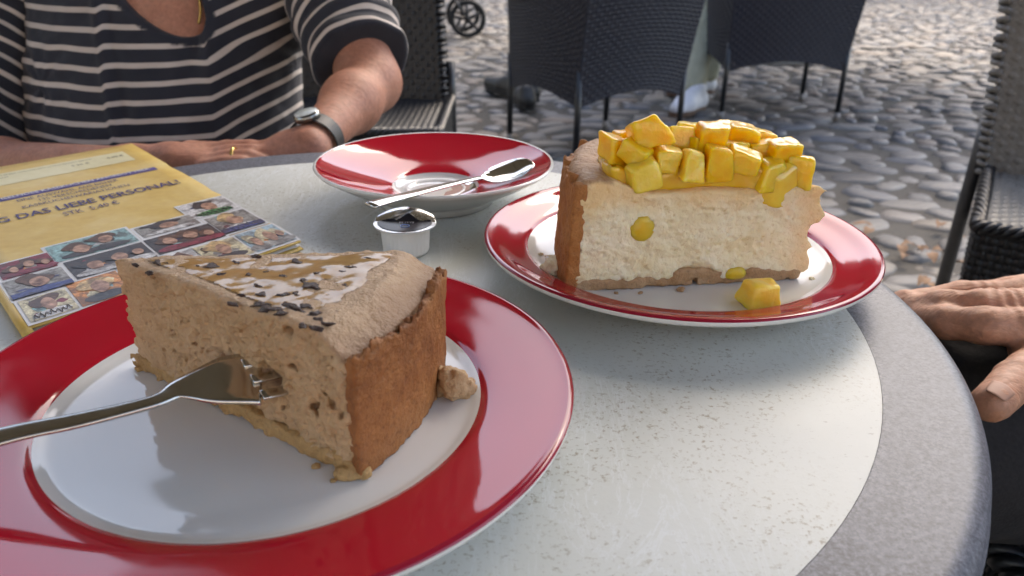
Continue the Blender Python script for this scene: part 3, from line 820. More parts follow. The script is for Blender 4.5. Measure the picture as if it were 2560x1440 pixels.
for i, (px, py, ins, a, b, c, yaw, rl, pale) in enumerate(mang):
    q = on_cut(px, py, ins * .001)
    o = bpy.data.objects.new('mango_cube', mango_mesh(200 + i, (a * .00095, b * .00095, c * .00095), M_MANGO_P if pale else M_MANGO))
    o.location = q; o.rotation_euler = (rnd.uniform(-.15, .15), rl, yaw); link(o, cake2)
# jelly glaze pooled between the cubes
M_JELLY, nt, p = new_mat('mango_glaze')
v = coords(nt); nn = noise(nt, v, 90, 3)
setp(nt, p, col=ramp(nt, nn, [(.3, (.88, .46, .015)), (.7, (.90, .60, .06))]), rough=.12, coat=.8, coatr=.04, sss=.5, sssr=(.01, .006, .002), ssss=1.0, normal=bump(nt, noise(nt, v, 260, 3), .3, .001))
def jelly(p):
    z = p[..., 2]
    near = (p[..., :2] - tip2) @ nf2; back = (p[..., :2] - tip2) @ nb2
    xx = p[..., 0]
    inset = .0060 - .0073 * np.exp(-((xx - .038) / .014) ** 2)
    low = H2 - .001 - .009 * np.exp(-((xx - .040) / .017) ** 2) - .003 * vnoise(p * np.array([1, 1, 0]), 90, 111)
    d = smax(near + inset, back + .003, .002); d = smax(d, rad2(p) - (R2 - .022 + .002 * vnoise(p, 120, 112)), .003)
    d = smax(d, z - (H2 + .0100 + .0030 * vnoise(p, 95, 113)), .003); d = smax(d, low - z, .002); d = smax(d, (xx - tip2[0]) + .004, .003)
    return d + fbm(p, 120, 2, 114) * .0005
fl = Field((-.075, -.065, .030), (.080, .045, .062), .0009)
G = fl.lo + fl.h * np.stack(np.meshgrid(*[np.arange(k) for k in fl.n], indexing='ij'), -1)
fl.F[:] = jelly(G); V, Q = biggest(*fl.mesh()); mesh_obj('glaze', V, Q, M_JELLY, cake2)
# mango pieces caught in the cut face and at the foot
for i, (px, py, sz, nm) in enumerate([(1607, 572, (.0135, .006, .0145), 'mango_piece'), (1836, 682, (.013, .008, .0085), 'mango_piece')]):
    # on the cut plane
    d = ray(px, py); o0 = np.array(CAM) - C2; dd = np.array(d)
    t = -((o0[:2] - tip2) @ nf2) / (dd[:2] @ nf2); h = o0 + dd * t
    me = blob_mesh(nm, 120 + i, 3, .09); me.materials.append(M_MANGO)
    o = bpy.data.objects.new(nm, me); o.location = (h[0] + nf2[0] * -.0012, h[1] + nf2[1] * -.0012, h[2]); o.scale = (sz[0] / 2, sz[1] / 2, sz[2] / 2); o.rotation_euler.z = math.atan2(nf2[1], nf2[0]) + math.pi / 2; link(o, cake2)
q = atz(1903, 735, C2[2] + .0062)
o = bpy.data.objects.new('mango_cube', mango_mesh(240, (.0165, .014, .0135), M_MANGO_P)); o.location = (q.x, q.y, C2[2] + .0062); o.rotation_euler.z = .25; link(o)
tag(o, 'single yellow mango cube fallen onto the white plate beside the slice', 'mango')
q = atz(1385, 668, C2[2] + .004)
crumb('cake_crumb', (q.x, q.y, C2[2] + .0012), (.008, .006, .0085), M_CAKE2, 'pale cream crumb smeared at the foot of the orange crust', 77)

# tiny crumbs scattered on the two plates
for i, (px, py, pl, mt, sz) in enumerate(((790, 1170, 1, 1, 1.6), (835, 1205, 1, 1, 1.2), (1085, 1000, 1, 0, 1.4), (350, 925, 1, 1, 2.2), (1350, 640, 2, 3, 2.0), (1600, 735, 2, 4, 1.8), (1700, 728, 2, 4, 2.2), (2030, 700, 2, 3, 2.0), (1540, 735, 2, 4, 1.4))):
    zf = C1[2] if pl == 1 else C2[2]; q = atz(px, py, zf)
    crumb('cake_crumb', (q.x, q.y, zf + .0002), (sz * .001, sz * .0009, sz * .0009), (M_CAKE1, M_BASE1, M_CRUST1, M_CAKE2, M_BASE2)[mt], 'tiny crumb on the white well of the plate by the coffee cheesecake' if pl == 1 else 'tiny crumb on the white well of the plate by the mango cheesecake', 700 + i, .0003, 'tiny crumbs on the near plate' if pl == 1 else 'tiny crumbs on the mango plate')

# ================================================================== fork in slice 1, teaspoon on the saucer
fork = empty('cake_fork', (0, 0, 0)); tag(fork, 'steel cake fork stuck in the side of the coffee cheesecake', 'fork')
fup = Vector((.10, -.20, .97)).normalized()
hL = atz(-330, 1190, TZ + .030); h0 = atz(0, 1092, TZ + .034); h1 = atz(200, 1050, TZ + .0355); h2 = atz(380, 1006, TZ + .0365)
b1 = atz(450, 972, TZ + .037); b2 = atz(540, 950, TZ + .0385); b3 = atz(610, 944, TZ + .0385); b4 = atz(655, 945, TZ + .0375); end = Vector(FK + C1)
sweep('handle', stations([(hL, .0062, .0022, 0), (h0, .0042, .0022, 0), (h1, .0036, .0022, 0), (h2, .0030, .0024, 0), (b1, .0052, .0020, .0003), (b2, .0112, .0016, .0012), (b3, .0126, .0015, .0016), (b4, .0130, .0014, .0012)], fup, 6), None, M_FORK, fork)
fdir = (b4 - b2).normalized(); fdir = (fdir + Vector((.0, .55, -.12))).normalized(); fs_ = fdir.cross(fup).normalized()
for k in range(3):
    c0 = b4 - (b4 - b3) * .25 + fs_ * ((k - 1) * .0088)
    sweep('tine', stations([(c0 - fdir * .002, .0026, .0013, 0), (c0 + fdir * .006, .0024, .0012, 0), (c0 + fdir * .014, .0020, .0011, 0), (c0 + fdir * .020, .0008, .0008, 0)], fup, 3), None, M_FORK, fork)

spoon = empty('teaspoon', (0, 0, 0)); tag(spoon, 'polished steel teaspoon lying across the red saucer', 'spoon')
sup = Vector((.05, -.13, .99)).normalized()
e0 = atz(925, 514, TZ + .0335); e1 = atz(1010, 490, TZ + .0318); e2 = atz(1100, 467, TZ + .0275); e3 = atz(1180, 449, TZ + .0225)
g1 = atz(1206, 444, TZ + .0215); g2 = atz(1240, 438, TZ + .0225); g3 = atz(1275, 425, TZ + .0245); g4 = atz(1306, 410, TZ + .0275); g5 = atz(1324, 399, TZ + .0295)
sweep('handle', stations([(e0, .0046, .0022, 0), (e1, .0041, .0022, 0), (e2, .0033, .0023, 0), (e3, .0023, .0024, 0), (g1, .0026, .0022, .0004)], sup, 8), None, M_STEEL, spoon)
sweep('bowl', stations([(g1 - (g2 - g1) * .1, .0026, .0018, .0002), (g1 + (g2 - g1) * .4, .0078, .0012, .0022), (g2, .0113, .0011, .0030), (g3, .0128, .001, .0034), (g4, .0103, .001, .0022), (g5 - (g5 - g4) * .25, .0062, .001, .0012), (g5, .0010, .001, .0)], sup, 7), None, M_STEEL, spoon)

# ================================================================== the menu card
ZM = TZ + .0062
mTR, mBR, mBL = atz(345, 362, ZM), atz(752, 605, ZM), atz(66, 824, ZM)
E1, E2 = (mBR - mBL), (mTR - mBR)
def mpt(s, t, z=0.0):
    lift = .0012 * math.sin(3.2 * t + 1.0) + .0022 * max(0, s - .8) * 5 * max(0, .35 - t) - .0008 * s
    p = mBL + E1 * s + E2 * t; return Vector((p.x - mBL.x, p.y - mBL.y, lift + z))
menu = empty('menu_card', (mBL.x, mBL.y, ZM)); tag(menu, 'worn yellow folded menu card with purple lettering and small photos', 'menu')
def mat_paper(name, lo, mid, hi, rough=.42):
    m, nt, p = new_mat(name)
    v = coords(nt); n = noise(nt, v, 14, 5, .6, .5); n2 = noise(nt, v, 160, 4, .6)
    col = mix(nt, .18, ramp(nt, n, [(.3, lo), (.5, mid), (.72, hi)]), ramp(nt, n2, [(.3, .35), (.7, .75)]), 'OVERLAY')
    setp(nt, p, col=col, rough=rough, normal=bump(nt, n, .25, .003)); return m
M_YEL = mat_paper('yellow_card', (.56, .35, .07), (.63, .44, .13), (.68, .53, .24))
M_CREAM = mat_paper('cream_print', (.62, .56, .33), (.68, .62, .38), (.72, .67, .45))
M_PW = mat_paper('photo_border', (.60, .60, .60), (.66, .66, .66), (.72, .71, .70))
M_PURP = mat_paper('purple_print', (.07, .05, .20), (.09, .07, .26), (.11, .09, .3))
M_INK = simple('violet_ink', (.060, .045, .15), .5)
M_INKG = simple('grey_ink', (.20, .18, .12), .5)
M_INKW = simple('white_ink', (.60, .58, .62), .5)
NS, NTT = 12, 26
def sheet(name, z0, th, mat, s0=0., s1=1., t0=0., t1=1.06, parent=menu, rag=None):
    V_, F_ = [], []
    for lay in (0, 1):
        for i in range(NS + 1):
            for j in range(NTT + 1):
                s_ = s0 + (s1 - s0) * i / NS; t_ = t0 + (t1 - t0) * j / NTT
                if rag and i == NS: s_ += rag(t_)
                V_.append(mpt(s_, t_, z0 + (th if lay else 0)))
    W_ = NTT + 1; off_ = (NS + 1) * W_
    for i in range(NS):
        for j in range(NTT):
            a = i * W_ + j; F_.append((off_ + a, off_ + a + W_, off_ + a + W_ + 1, off_ + a + 1)); F_.append((a, a + 1, a + W_ + 1, a + W_))
    for i in range(NS):
        a = i * W_; F_.append((a, a + W_, off_ + a + W_, off_ + a)); a += NTT; F_.append((a, off_ + a, off_ + a + W_, a + W_))
    for j in range(NTT):
        a = j; F_.append((a, off_ + a, off_ + a + 1, a + 1)); a += NS * W_; F_.append((a, a + 1, off_ + a + 1, off_ + a))
    return mesh_obj(name, V_, F_, mat, parent)
sheet('lower_leaf', -.0056, .0006, M_YEL, .0, 1.005, -.004, 1.05)
sheet('inner_leaf', -.0036, .0005, M_PW, .01, 1.0, .002, 1.05)
sheet('cover', -.0014, .0010, M_YEL, 0, 1, 0, 1.06, menu, lambda t: -.012 * max(0, math.sin(19 * t)) * (1 if .42 < t < .75 else 0) * (.6 + .4 * math.sin(90 * t)))
bm = bmesh.new(); pts = [mpt(0, t, -.0028) for t in np.linspace(0, 1.05, 20)]; tube(bm, pts, .0029, 8); bm_obj('fold', bm, M_YEL, menu, True)
def patch(name, s0, s1, t0, t1, z, mat, parent=menu, n=6, shear=0.0):
    V_ = [mpt(s0 + (s1 - s0) * i / n, t0 + (t1 - t0) * j / n + shear * (i / n), z) for i in range(n + 1) for j in range(n + 1)]
    F_ = [(i * (n + 1) + j, (i + 1) * (n + 1) + j, (i + 1) * (n + 1) + j + 1, i * (n + 1) + j + 1) for i in range(n) for j in range(n)]
    return mesh_obj(name, V_, F_, mat, parent)
def blobp(name, cs, ct, rs_, rt, z, mat, parent, seed=0, n=22, wob=.12):
    r_ = random.Random(seed); ph = [r_.random() * 6.28 for _ in range(3)]
    V_ = [mpt(cs, ct, z)] + [mpt(cs + rs_ * math.cos(a) * (1 + wob * math.sin(2 * a + ph[0]) + wob * .6 * math.sin(3 * a + ph[1])), ct + rt * math.sin(a) * (1 + wob * math.sin(2 * a + ph[2])), z) for a in [2 * math.pi * k / n for k in range(n)]]
    return mesh_obj(name, V_, [(0, 1 + k, 1 + (k + 1) % n) for k in range(n)], mat, parent)
Z0 = -.00015
def lettering(text, s, t, h, width, mat, parent=menu, bold=0.0, z=Z0 + .00035, name='lettering', space=1.0):
    """flat print: text starting at (s,t), cap height h in metres, fitted to width in s units"""
    cu = bpy.data.curves.new('lettering', 'FONT'); cu.body = text; cu.offset = bold; cu.resolution_u = 2; cu.space_character = space
    ob = bpy.data.objects.new('lettering', cu); COL.objects.link(ob)
    dg = bpy.context.evaluated_depsgraph_get(); me = bpy.data.meshes.new_from_object(ob.evaluated_get(dg))
    bpy.data.objects.remove(ob); co = np.array([v.co[:] for v in me.vertices])
    x0, x1 = co[:, 0].min(), co[:, 0].max(); cap = .69
    for v in me.vertices:
        v.co = mpt(s + (v.co.x - x0) / (x1 - x0) * width, t + v.co.y / cap * h / .297, z)
    me.materials.clear(); me.materials.append(mat)
    return link(bpy.data.objects.new(name, me), parent)
patch('price_strip', .02, .90, .868, .985, Z0, M_CREAM)
lettering('MIT  KIRSCHEN  UND', .05, .955, .0032, .30, M_INKG); lettering('SAHNE, HAUSGEMACHT', .05, .93, .0030, .26, M_INKG); lettering('STREUSEL', .05, .905, .0030, .14, M_INKG)
lettering('KÄSEKUCHEN NACH GROSSMUTTERS REZEPT GEBACKEN', .36, .955, .0026, .36, M_INKG); lettering('5.25 €', .60, .918, .0038, .09, M_INKG, bold=.01); lettering('5.90 €', .79, .93, .0044, .085, M_INKG, bold=.015)
patch('title_bar', .0, .925, .728, .757, Z0, M_PURP)
lettering('WECHSELNDES KÄSEKUCHEN ANGEBOT HIER', .10, .734, .0054, .79, M_INKW, bold=.01, z=Z0 + .0007)
lettering('EINE AUSWAHL AUS BISHER', .255, .694, .0058, .45, M_INK)
lettering('135 VERSCHIEDENEN', .335, .664, .0058, .32, M_INK)
lettering('KÄSEKUCHENVARIATIONEN', .252, .631, .0058, .47, M_INK)
lettering('FRAG DAS LIEBE PERSONAL!', -.02 + .02, .560, .0112, .925, M_INK, bold=.012)
lettering('STK  5,40 €', .365, .508, .0085, .235, M_INK)
# pasted photographs: (s0,s1,t0,t1, background, hair, clothes, style)
def fl_mat(name, c, c2=None):
    """printed half-tone colour: blotchy, as a photograph is, not flat"""
    m, nt, p = new_mat(name); v = coords(nt)
    n_ = noise(nt, v, 230, 5, .7, 1.2); n2_ = noise(nt, v, 110, 3, .6, .8)
    c2 = c2 or tuple(min(1, x * 1.6 + .05) for x in c)
    col = ramp(nt, n_, [(.3, tuple(x * .35 for x in c)), (.5, c), (.72, c2)])
    col = mix(nt, ramp(nt, n2_, [(.48, 0), (.62, .7)]), col, (.08, .06, .055))
    setp(nt, p, col=col, rough=.3); return m
SKINP = simple('printed_skin', (.13, .06, .04), .3, (.66, .40, .28), 210)
cm = {}
def cmat(c):
    if c not in cm: cm[c] = fl_mat('printed_colour', c)
    return cm[c]
TEAL, GREY, DARK, WINE, SKY, SAND, WHITE, NAVY, BLOND, BROWN, GREEN, ORNG = (.25, .42, .42), (.30, .29, .27), (.045, .042, .045), (.22, .03, .05), (.35, .50, .58), (.62, .55, .36), (.62, .61, .60), (.05, .07, .22), (.62, .42, .20), (.12, .06, .035), (.06, .22, .07), (.62, .25, .07)
photos = [(.775, .985, .275, .385, WHITE, DARK, GREEN, 'head'), (.80, .985, .145, .262, GREY, BLOND, WHITE, 'head'), (.82, .995, .012, .125, SKY, SAND, GREY, 'group'),
          (.535, .775, .245, .315, GREY, DARK, WHITE, 'head'), (.52, .795, .135, .232, DARK, BROWN, WINE, 'group'), (.64, .81, .015, .122, SAND, BLOND, DARK, 'head'), (.52, .63, .015, .122, WHITE, BROWN, GREEN, 'head'),
          (.205, .51, .238, .335, TEAL, BROWN, DARK, 'pair'), (.22, .51, .130, .228, DARK, DARK, WHITE, 'group'), (.02, .20, .222, .305, WINE, BROWN, WINE, 'group'), (.012, .205, .118, .212, GREY, BROWN, NAVY, 'head'),
          (.02, .165, .010, .108, SAND, BROWN, WHITE, 'head'), (.175, .345, .010, .122, ORNG, BLOND, DARK, 'head'), (.36, .51, .010, .122, GREY, DARK, NAVY, 'head')]
for i, (s0, s1, t0, t1, bg, hair, cl, style) in enumerate(photos):
    ph = patch('photo', s0 - .012, s1 + .012, t0 - .008, t1 + .008, Z0 + .00015, M_PW)
    patch('picture', s0, s1, t0, t1, Z0 + .0004, cmat(bg), ph)
    w_, h_ = s1 - s0, t1 - t0
    heads = {'head': [(.5, .58, 1.0)], 'pair': [(.33, .42, .9), (.66, .62, .85)], 'group': [(.2 + .08 * rnd.random(), .42 + .2 * rnd.random(), .6 + .3 * rnd.random()), (.55 + .1 * rnd.random(), .5 + .2 * rnd.random(), .7 + .4 * rnd.random()), (.84, .4 + .2 * rnd.random(), .5 + .2 * rnd.random())]}[style]
    for k, (u, v_, sc) in enumerate(heads):
        cs, ct = s0 + w_ * u, t0 + h_ * v_
        hw = min(w_ * .17, .045) * sc * (1.3 if style == 'head' else 1); hh = min(h_ * .30, .034) * sc
        bmz = Z0 + .00055 + .00006 * k
        blobp('shoulders', cs, t0 + h_ * .16, min(hw * 1.9, w_ * .48), h_ * .155, bmz, cmat(cl), ph, i * 7 + k, wob=.05)
        blobp('hair', cs - hw * .1, ct + hh * .42, hw * 1.25, hh * .95, bmz + .0001, cmat(hair), ph, i * 5 + k, wob=.28)
        blobp('face', cs + hw * .12, ct - hh * .12, hw * .72, hh * .86, bmz + .0002, SKINP, ph, i * 3 + k, wob=.07)
        for ex in (): blobp('eye', cs + hw * (.12 + ex), ct + hh * .08, hw * .10, hh * .07, bmz + .0003, cmat(DARK), ph, k, 8, .0)
    for k in range(5): blobp('printed_shape', s0 + w_ * rnd.uniform(.15, .85), t0 + h_ * rnd.uniform(.15, .85), w_ * rnd.uniform(.04, .13), h_ * rnd.uniform(.05, .16), Z0 + .00046 + .00001 * k, cmat(rnd.choice((TEAL, GREY, DARK, WINE, SAND, WHITE, NAVY, BROWN, ORNG))), ph, 50 * i + k, 12, .3)
    if i in (1, 10): patch('caption_strip', s0, s1, t0, t0 + h_ * .22, Z0 + .0009, cmat(NAVY), ph)
    if i in (1, 11, 0):     # an autograph scrawl in pen
        pts = [mpt(s0 + w_ * (.08 + .8 * k / 40), t0 + h_ * (.14 + .09 * math.sin(k * 1.1 + i) * (1.3 if k % 9 < 3 else .6)), .0007) for k in range(41)]
        bm = bmesh.new(); tube(bm, spline(pts, 3), .00022, 4); bm_obj('autograph', bm, cmat(DARK), ph)

# ================================================================== coffee creamer cup
q = atz(1013, 640, TZ); cr_r, cr_h = .0146, .0185
creamer = empty('creamer_cup', (q.x, q.y + .006, TZ + .0004)); tag(creamer, 'small white plastic coffee creamer cup with its foil lid half peeled', 'creamer')
M_PLAST = simple('milky_plastic', (.78, .78, .74), .35, (.82, .82, .78), 60)
n = 120; V_, F_ = [], []
profc = [(.0, .0005), (.55, .0003), (.90, .0008), (.93, .002), (.96, .5 * cr_h), (1.0, .92 * cr_h), (1.02, .93 * cr_h), (1.24, .945 * cr_h), (1.26, .97 * cr_h), (1.24, .99 * cr_h), (1.0, .98 * cr_h), (.9, .5 * cr_h), (.78, .004), (0, .004)]
for (rr, z) in profc:
    for k in range(n):
        a = 2 * math.pi * k / n; rib = 1 + (.012 * (1 if (k // 2) % 2 else -1) if .92 < rr < 1.005 and z < .93 * cr_h and z > .001 else 0)
        V_.append((cr_r * rr * rib * math.cos(a), cr_r * rr * rib * math.sin(a), z))
for i in range(len(profc) - 1):
    for k in range(n): F_.append((i * n + k, i * n + (k + 1) % n, (i + 1) * n + (k + 1) % n, (i + 1) * n + k))
mesh_obj('cup', V_, F_, M_PLAST, creamer)
M_FOIL = mat_steel('lid_foil', .22, (.80, .79, .77)); M_LID = simple('lid_black_print', (.012, .012, .016), .22, (.02, .02, .03), 80)
zl = cr_h * 1.0
def lid_pt(x, y):
    """foil: flat at the near side, peeled up and folded at the far side"""
    r = math.hypot(x, y); lift = max(0, y + .002) / .018; rise = .0058 * (1 - math.exp(-max(0, y - .0005) / .0042))
    return Vector((x * (1 - .12 * lift), y - .30 * max(0, y + .002) * lift, zl + .0003 + rise * (1 - .55 * (x / .018) ** 2)))
def lid_part(name, inside, mat, dz, parent):
    V_, F_, idx_ = [], [], {}
    m_ = 90; R_ = cr_r * 1.27
    for i in range(m_ + 1):
        for j in range(m_ + 1):
            x_, y_ = -R_ + 2 * R_ * i / m_, -R_ + 2 * R_ * j / m_; r_ = math.hypot(x_, y_)
            if r_ > R_: x_, y_ = x_ * R_ / r_, y_ * R_ / r_
            if r_ < R_ * 1.06 and inside(x_, y_): idx_[i, j] = len(V_); p_ = lid_pt(x_, y_); V_.append((p_.x, p_.y, p_.z + dz))
    for i in range(m_):
        for j in range(m_):
            c_ = [(i, j), (i + 1, j), (i + 1, j + 1), (i, j + 1)]
            if all(k in idx_ for k in c_): F_.append(tuple(idx_[k] for k in c_))
    o_ = mesh_obj(name, V_, F_, mat, parent); md_ = o_.modifiers.new('thickness', 'SOLIDIFY'); md_.thickness = .0001; return o_
lid = lid_part('foil_lid', lambda x, y: True, M_FOIL, 0, creamer)
edge = lambda x: .0015 + .0035 * math.exp(-((x - .0015) / .0045) ** 2) + .0005 * math.sin(500 * x)
lid_part('black_print', lambda x, y: y < edge(x) and math.hypot(x, y) < cr_r * 1.12, M_LID, .0003, lid)
def lid_text(text, cx, cy, h, w_, mat, rot=math.pi):
    cu = bpy.data.curves.new('lettering', 'FONT'); cu.body = text; cu.resolution_u = 2
    ob = bpy.data.objects.new('lettering', cu); COL.objects.link(ob)
    me = bpy.data.meshes.new_from_object(ob.evaluated_get(bpy.context.evaluated_depsgraph_get())); bpy.data.objects.remove(ob)
    co = np.array([v.co[:] for v in me.vertices]); x0, x1 = co[:, 0].min(), co[:, 0].max()
    for v in me.vertices:
        a_ = (v.co.x - x0) / (x1 - x0) * w_ - w_ / 2; b_ = v.co.y / .69 * h - h / 2
        p_ = lid_pt(cx + a_ * math.cos(rot), cy + b_ * math.cos(rot)); v.co = (p_.x, p_.y, p_.z + .00055)
    me.materials.clear(); me.materials.append(mat); link(bpy.data.objects.new('lettering', me), lid)
lid_text('22.11.24', .0012, -.0018, .0019, .0088, M_INKW)
bm = bmesh.new(); pts = [lid_pt(.001 + .0026 * math.cos(a), -.0078 + .0022 * math.sin(a)) + Vector((0, 0, .0005)) for a in np.linspace(0, 2 * math.pi, 25)]; tube(bm, pts, .00018, 4); bm_obj('printed_ring', bm, simple('blue_ink', (.10, .22, .6), .4), lid)

# ================================================================== wicker chairs
def mat_wicker(name, lo, hi, rough):
    m, nt, p = new_mat(name)
    v = coords(nt); n = noise(nt, v, 240, 3); n2 = noise(nt, v, 12, 3)
    setp(nt, p, col=mix(nt, n2, ramp(nt, n, [(.3, lo), (.7, hi)]), lo), rough=ramp(nt, n, [(.3, rough * .7), (.7, rough * 1.3)]), normal=bump(nt, n, .3, .001)); return m
M_WK = mat_wicker('black_wicker', (.006, .0065, .008), (.014, .015, .018), .40)
M_WKN = mat_wicker('navy_black_wicker', (.015, .018, .030), (.031, .036, .056), .40)
M_WKG = mat_wicker('weathered_wicker', (.15, .148, .14), (.30, .295, .28), .45)
M_TUBE = simple('grey_metal_tube', (.055, .057, .062), .38, (.075, .077, .08), 60)
M_TUBEB = simple('black_metal_tube', (.012, .014, .017), .35)
M_CAP = simple('foot_cap', (.20, .19, .18), .6)
def weave(name, fn, nu, nv, amp, mat, parent, wv=.46, wu=.30):
    """interlaced strands over a patch fn(U,V)->(P,N): rows run along u, stakes along v"""
    V_, F_ = [], []; off_ = 0
    sub = 2
    for horiz in (True, False):
        n_a, n_b = (nu, nv) if horiz else (nv, nu); wid = wv if horiz else wu
        ia = np.arange(n_a * sub + 1)
        for j in range(n_b):
            a = ia / (n_a * sub); ctr = (j + .5) / n_b
            ph = np.cos(np.pi * (ia / sub - .5 + j)) if horiz else -np.cos(np.pi * (ia / sub - .5 + j))
            rows = []
            for k, (o_, hgt) in enumerate(((-1, -.5), (0, .55), (1, -.5))):
                b = np.full_like(a, ctr + o_ * wid / n_b)
                P_, N_ = fn(a, b) if horiz else fn(b, a)
                rows.append(P_ + N_ * (amp * (ph * (1 if horiz else .55)) + amp * hgt * (1 if horiz else .5))[:, None])
            L = len(a)
            for rr in rows: V_.append(rr)
            for k in range(2):
                q0 = off_ + k * L + np.arange(L - 1); F_.append(np.stack([q0, q0 + 1, q0 + L + 1, q0 + L], 1))
            off_ += 3 * L
    return tag(mesh_obj(name, np.concatenate(V_), np.concatenate(F_), mat, parent), kind='stuff')
def patch_fn(fn, out):
    """numeric normals for a parametric patch; out is a rough outward direction"""
    out = np.array(out, float)
    def g(u, v):
        e = 1e-3; P_ = fn(u, v); a = fn(u + e, v) - fn(u - e, v); b = fn(u, v + e) - fn(u, v - e)
        n_ = np.cross(a, b); n_ /= np.linalg.norm(n_, axis=-1)[:, None] + 1e-12
        return P_, n_ * np.sign((n_ @ out) + 1e-9)[:, None]
    return g
def backing(name, fn, mat, parent, n=14, th=.006):  # closed sheet added behind a weave to block light; also forms the armchair seat
    u, v = np.meshgrid(np.linspace(0, 1, n), np.linspace(0, 1, n), indexing='ij'); P_, N_ = fn(u.ravel(), v.ravel())
    V_ = np.concatenate([P_ - N_ * .003, P_ - N_ * (.003 + th)]); F_ = []
    for i in range(n - 1):
        for j in range(n - 1):
            a = i * n + j; F_.append((a, a + n, a + n + 1, a + 1)); a += n * n; F_.append((a, a + 1, a + n + 1, a + n))
    bd = [i * n for i in range(n)] + [(n - 1) * n + j for j in range(1, n)] + [i * n + n - 1 for i in range(n - 2, -1, -1)] + [j for j in range(n - 2, 0, -1)]
    for a, b in zip(bd, bd[1:] + bd[:1]): F_.append((a, b, b + n * n, a + n * n))
    return mesh_obj(name, V_, F_, mat, parent, False)
def armchair(loc, rz, label, W_=.60, D_=.54, mat=M_WKN):
    """tub armchair; local +y is the front"""
    t = empty('wicker_armchair', loc, rz); tag(t, label, 'chair', 'wicker cafe chairs')
    def back(u, v):
        zb = .25 + .055 * np.sin(np.pi * u); z = zb + v * (.90 - zb); f_ = (z - .25) / .4
        return np.stack([(u - .5) * W_ * (1 + .075 * f_), -D_ / 2 - .06 * f_ ** 1.4 - .035 * np.sin(np.pi * u), z], -1)
    def side(sg):
        def g(u, v):
            zb = .25 + .05 * np.sin(np.pi * u); top = .635 + .265 * (1 - u) ** 3; z = zb + v * (top - zb); f_ = (z - .25) / .4
            return np.stack([sg * (W_ / 2 * (1 + .075 * f_) + .03 * np.sin(np.pi * u)), -D_ / 2 - .06 * f_ ** 1.4 * (1 - u) + u * D_, z], -1)
        return g
    fb = patch_fn(back, (0, -1, 0)); weave('back_weave', fb, 34, 36, .0035, mat, t); backing('back_light_block', fb, mat, t)
    for sg in (-1, 1):
        fs2 = patch_fn(side(sg), (sg, 0, 0)); weave('side_weave', fs2, 30, 24, .0035, mat, t); backing('side_light_block', fs2, mat, t)
    def seat(u, v): return np.stack([(u - .5) * W_ * .97, -D_ / 2 + .01 + v * (D_ - .01), .42 + .02 * v], -1)
    backing('seat', patch_fn(seat, (0, 0, 1)), mat, t, 8, .05)
    for sx in (-1, 1):
        tube_obj('top_rail' if sx < 0 else 'top_rail', [Vector(side(sx)(np.array([u]), np.array([1.0]))[0]) + Vector((0, 0, .008)) for u in np.linspace(0, 1, 12)], .014, mat, t, 8)
    tube_obj('back_rail', [Vector(back(np.array([u]), np.array([1.0]))[0]) + Vector((0, 0, .008)) for u in np.linspace(0, 1, 12)], .014, mat, t, 8)
    for sx in (-1, 1):
        for sy in (-1, 1):
            top = Vector((sx * W_ / 2, sy * D_ / 2, .40)); ft = Vector((sx * W_ / 2 * 1.005, sy * D_ / 2, .03))
            lg = tube_obj('leg', [top, ft], .0135, M_TUBEB, t, 10); tube_obj('foot_cap', [ft + Vector((0, 0, .012)), ft - Vector((0, 0, .03))], .0148, M_CAP, lg, 10)
    return t
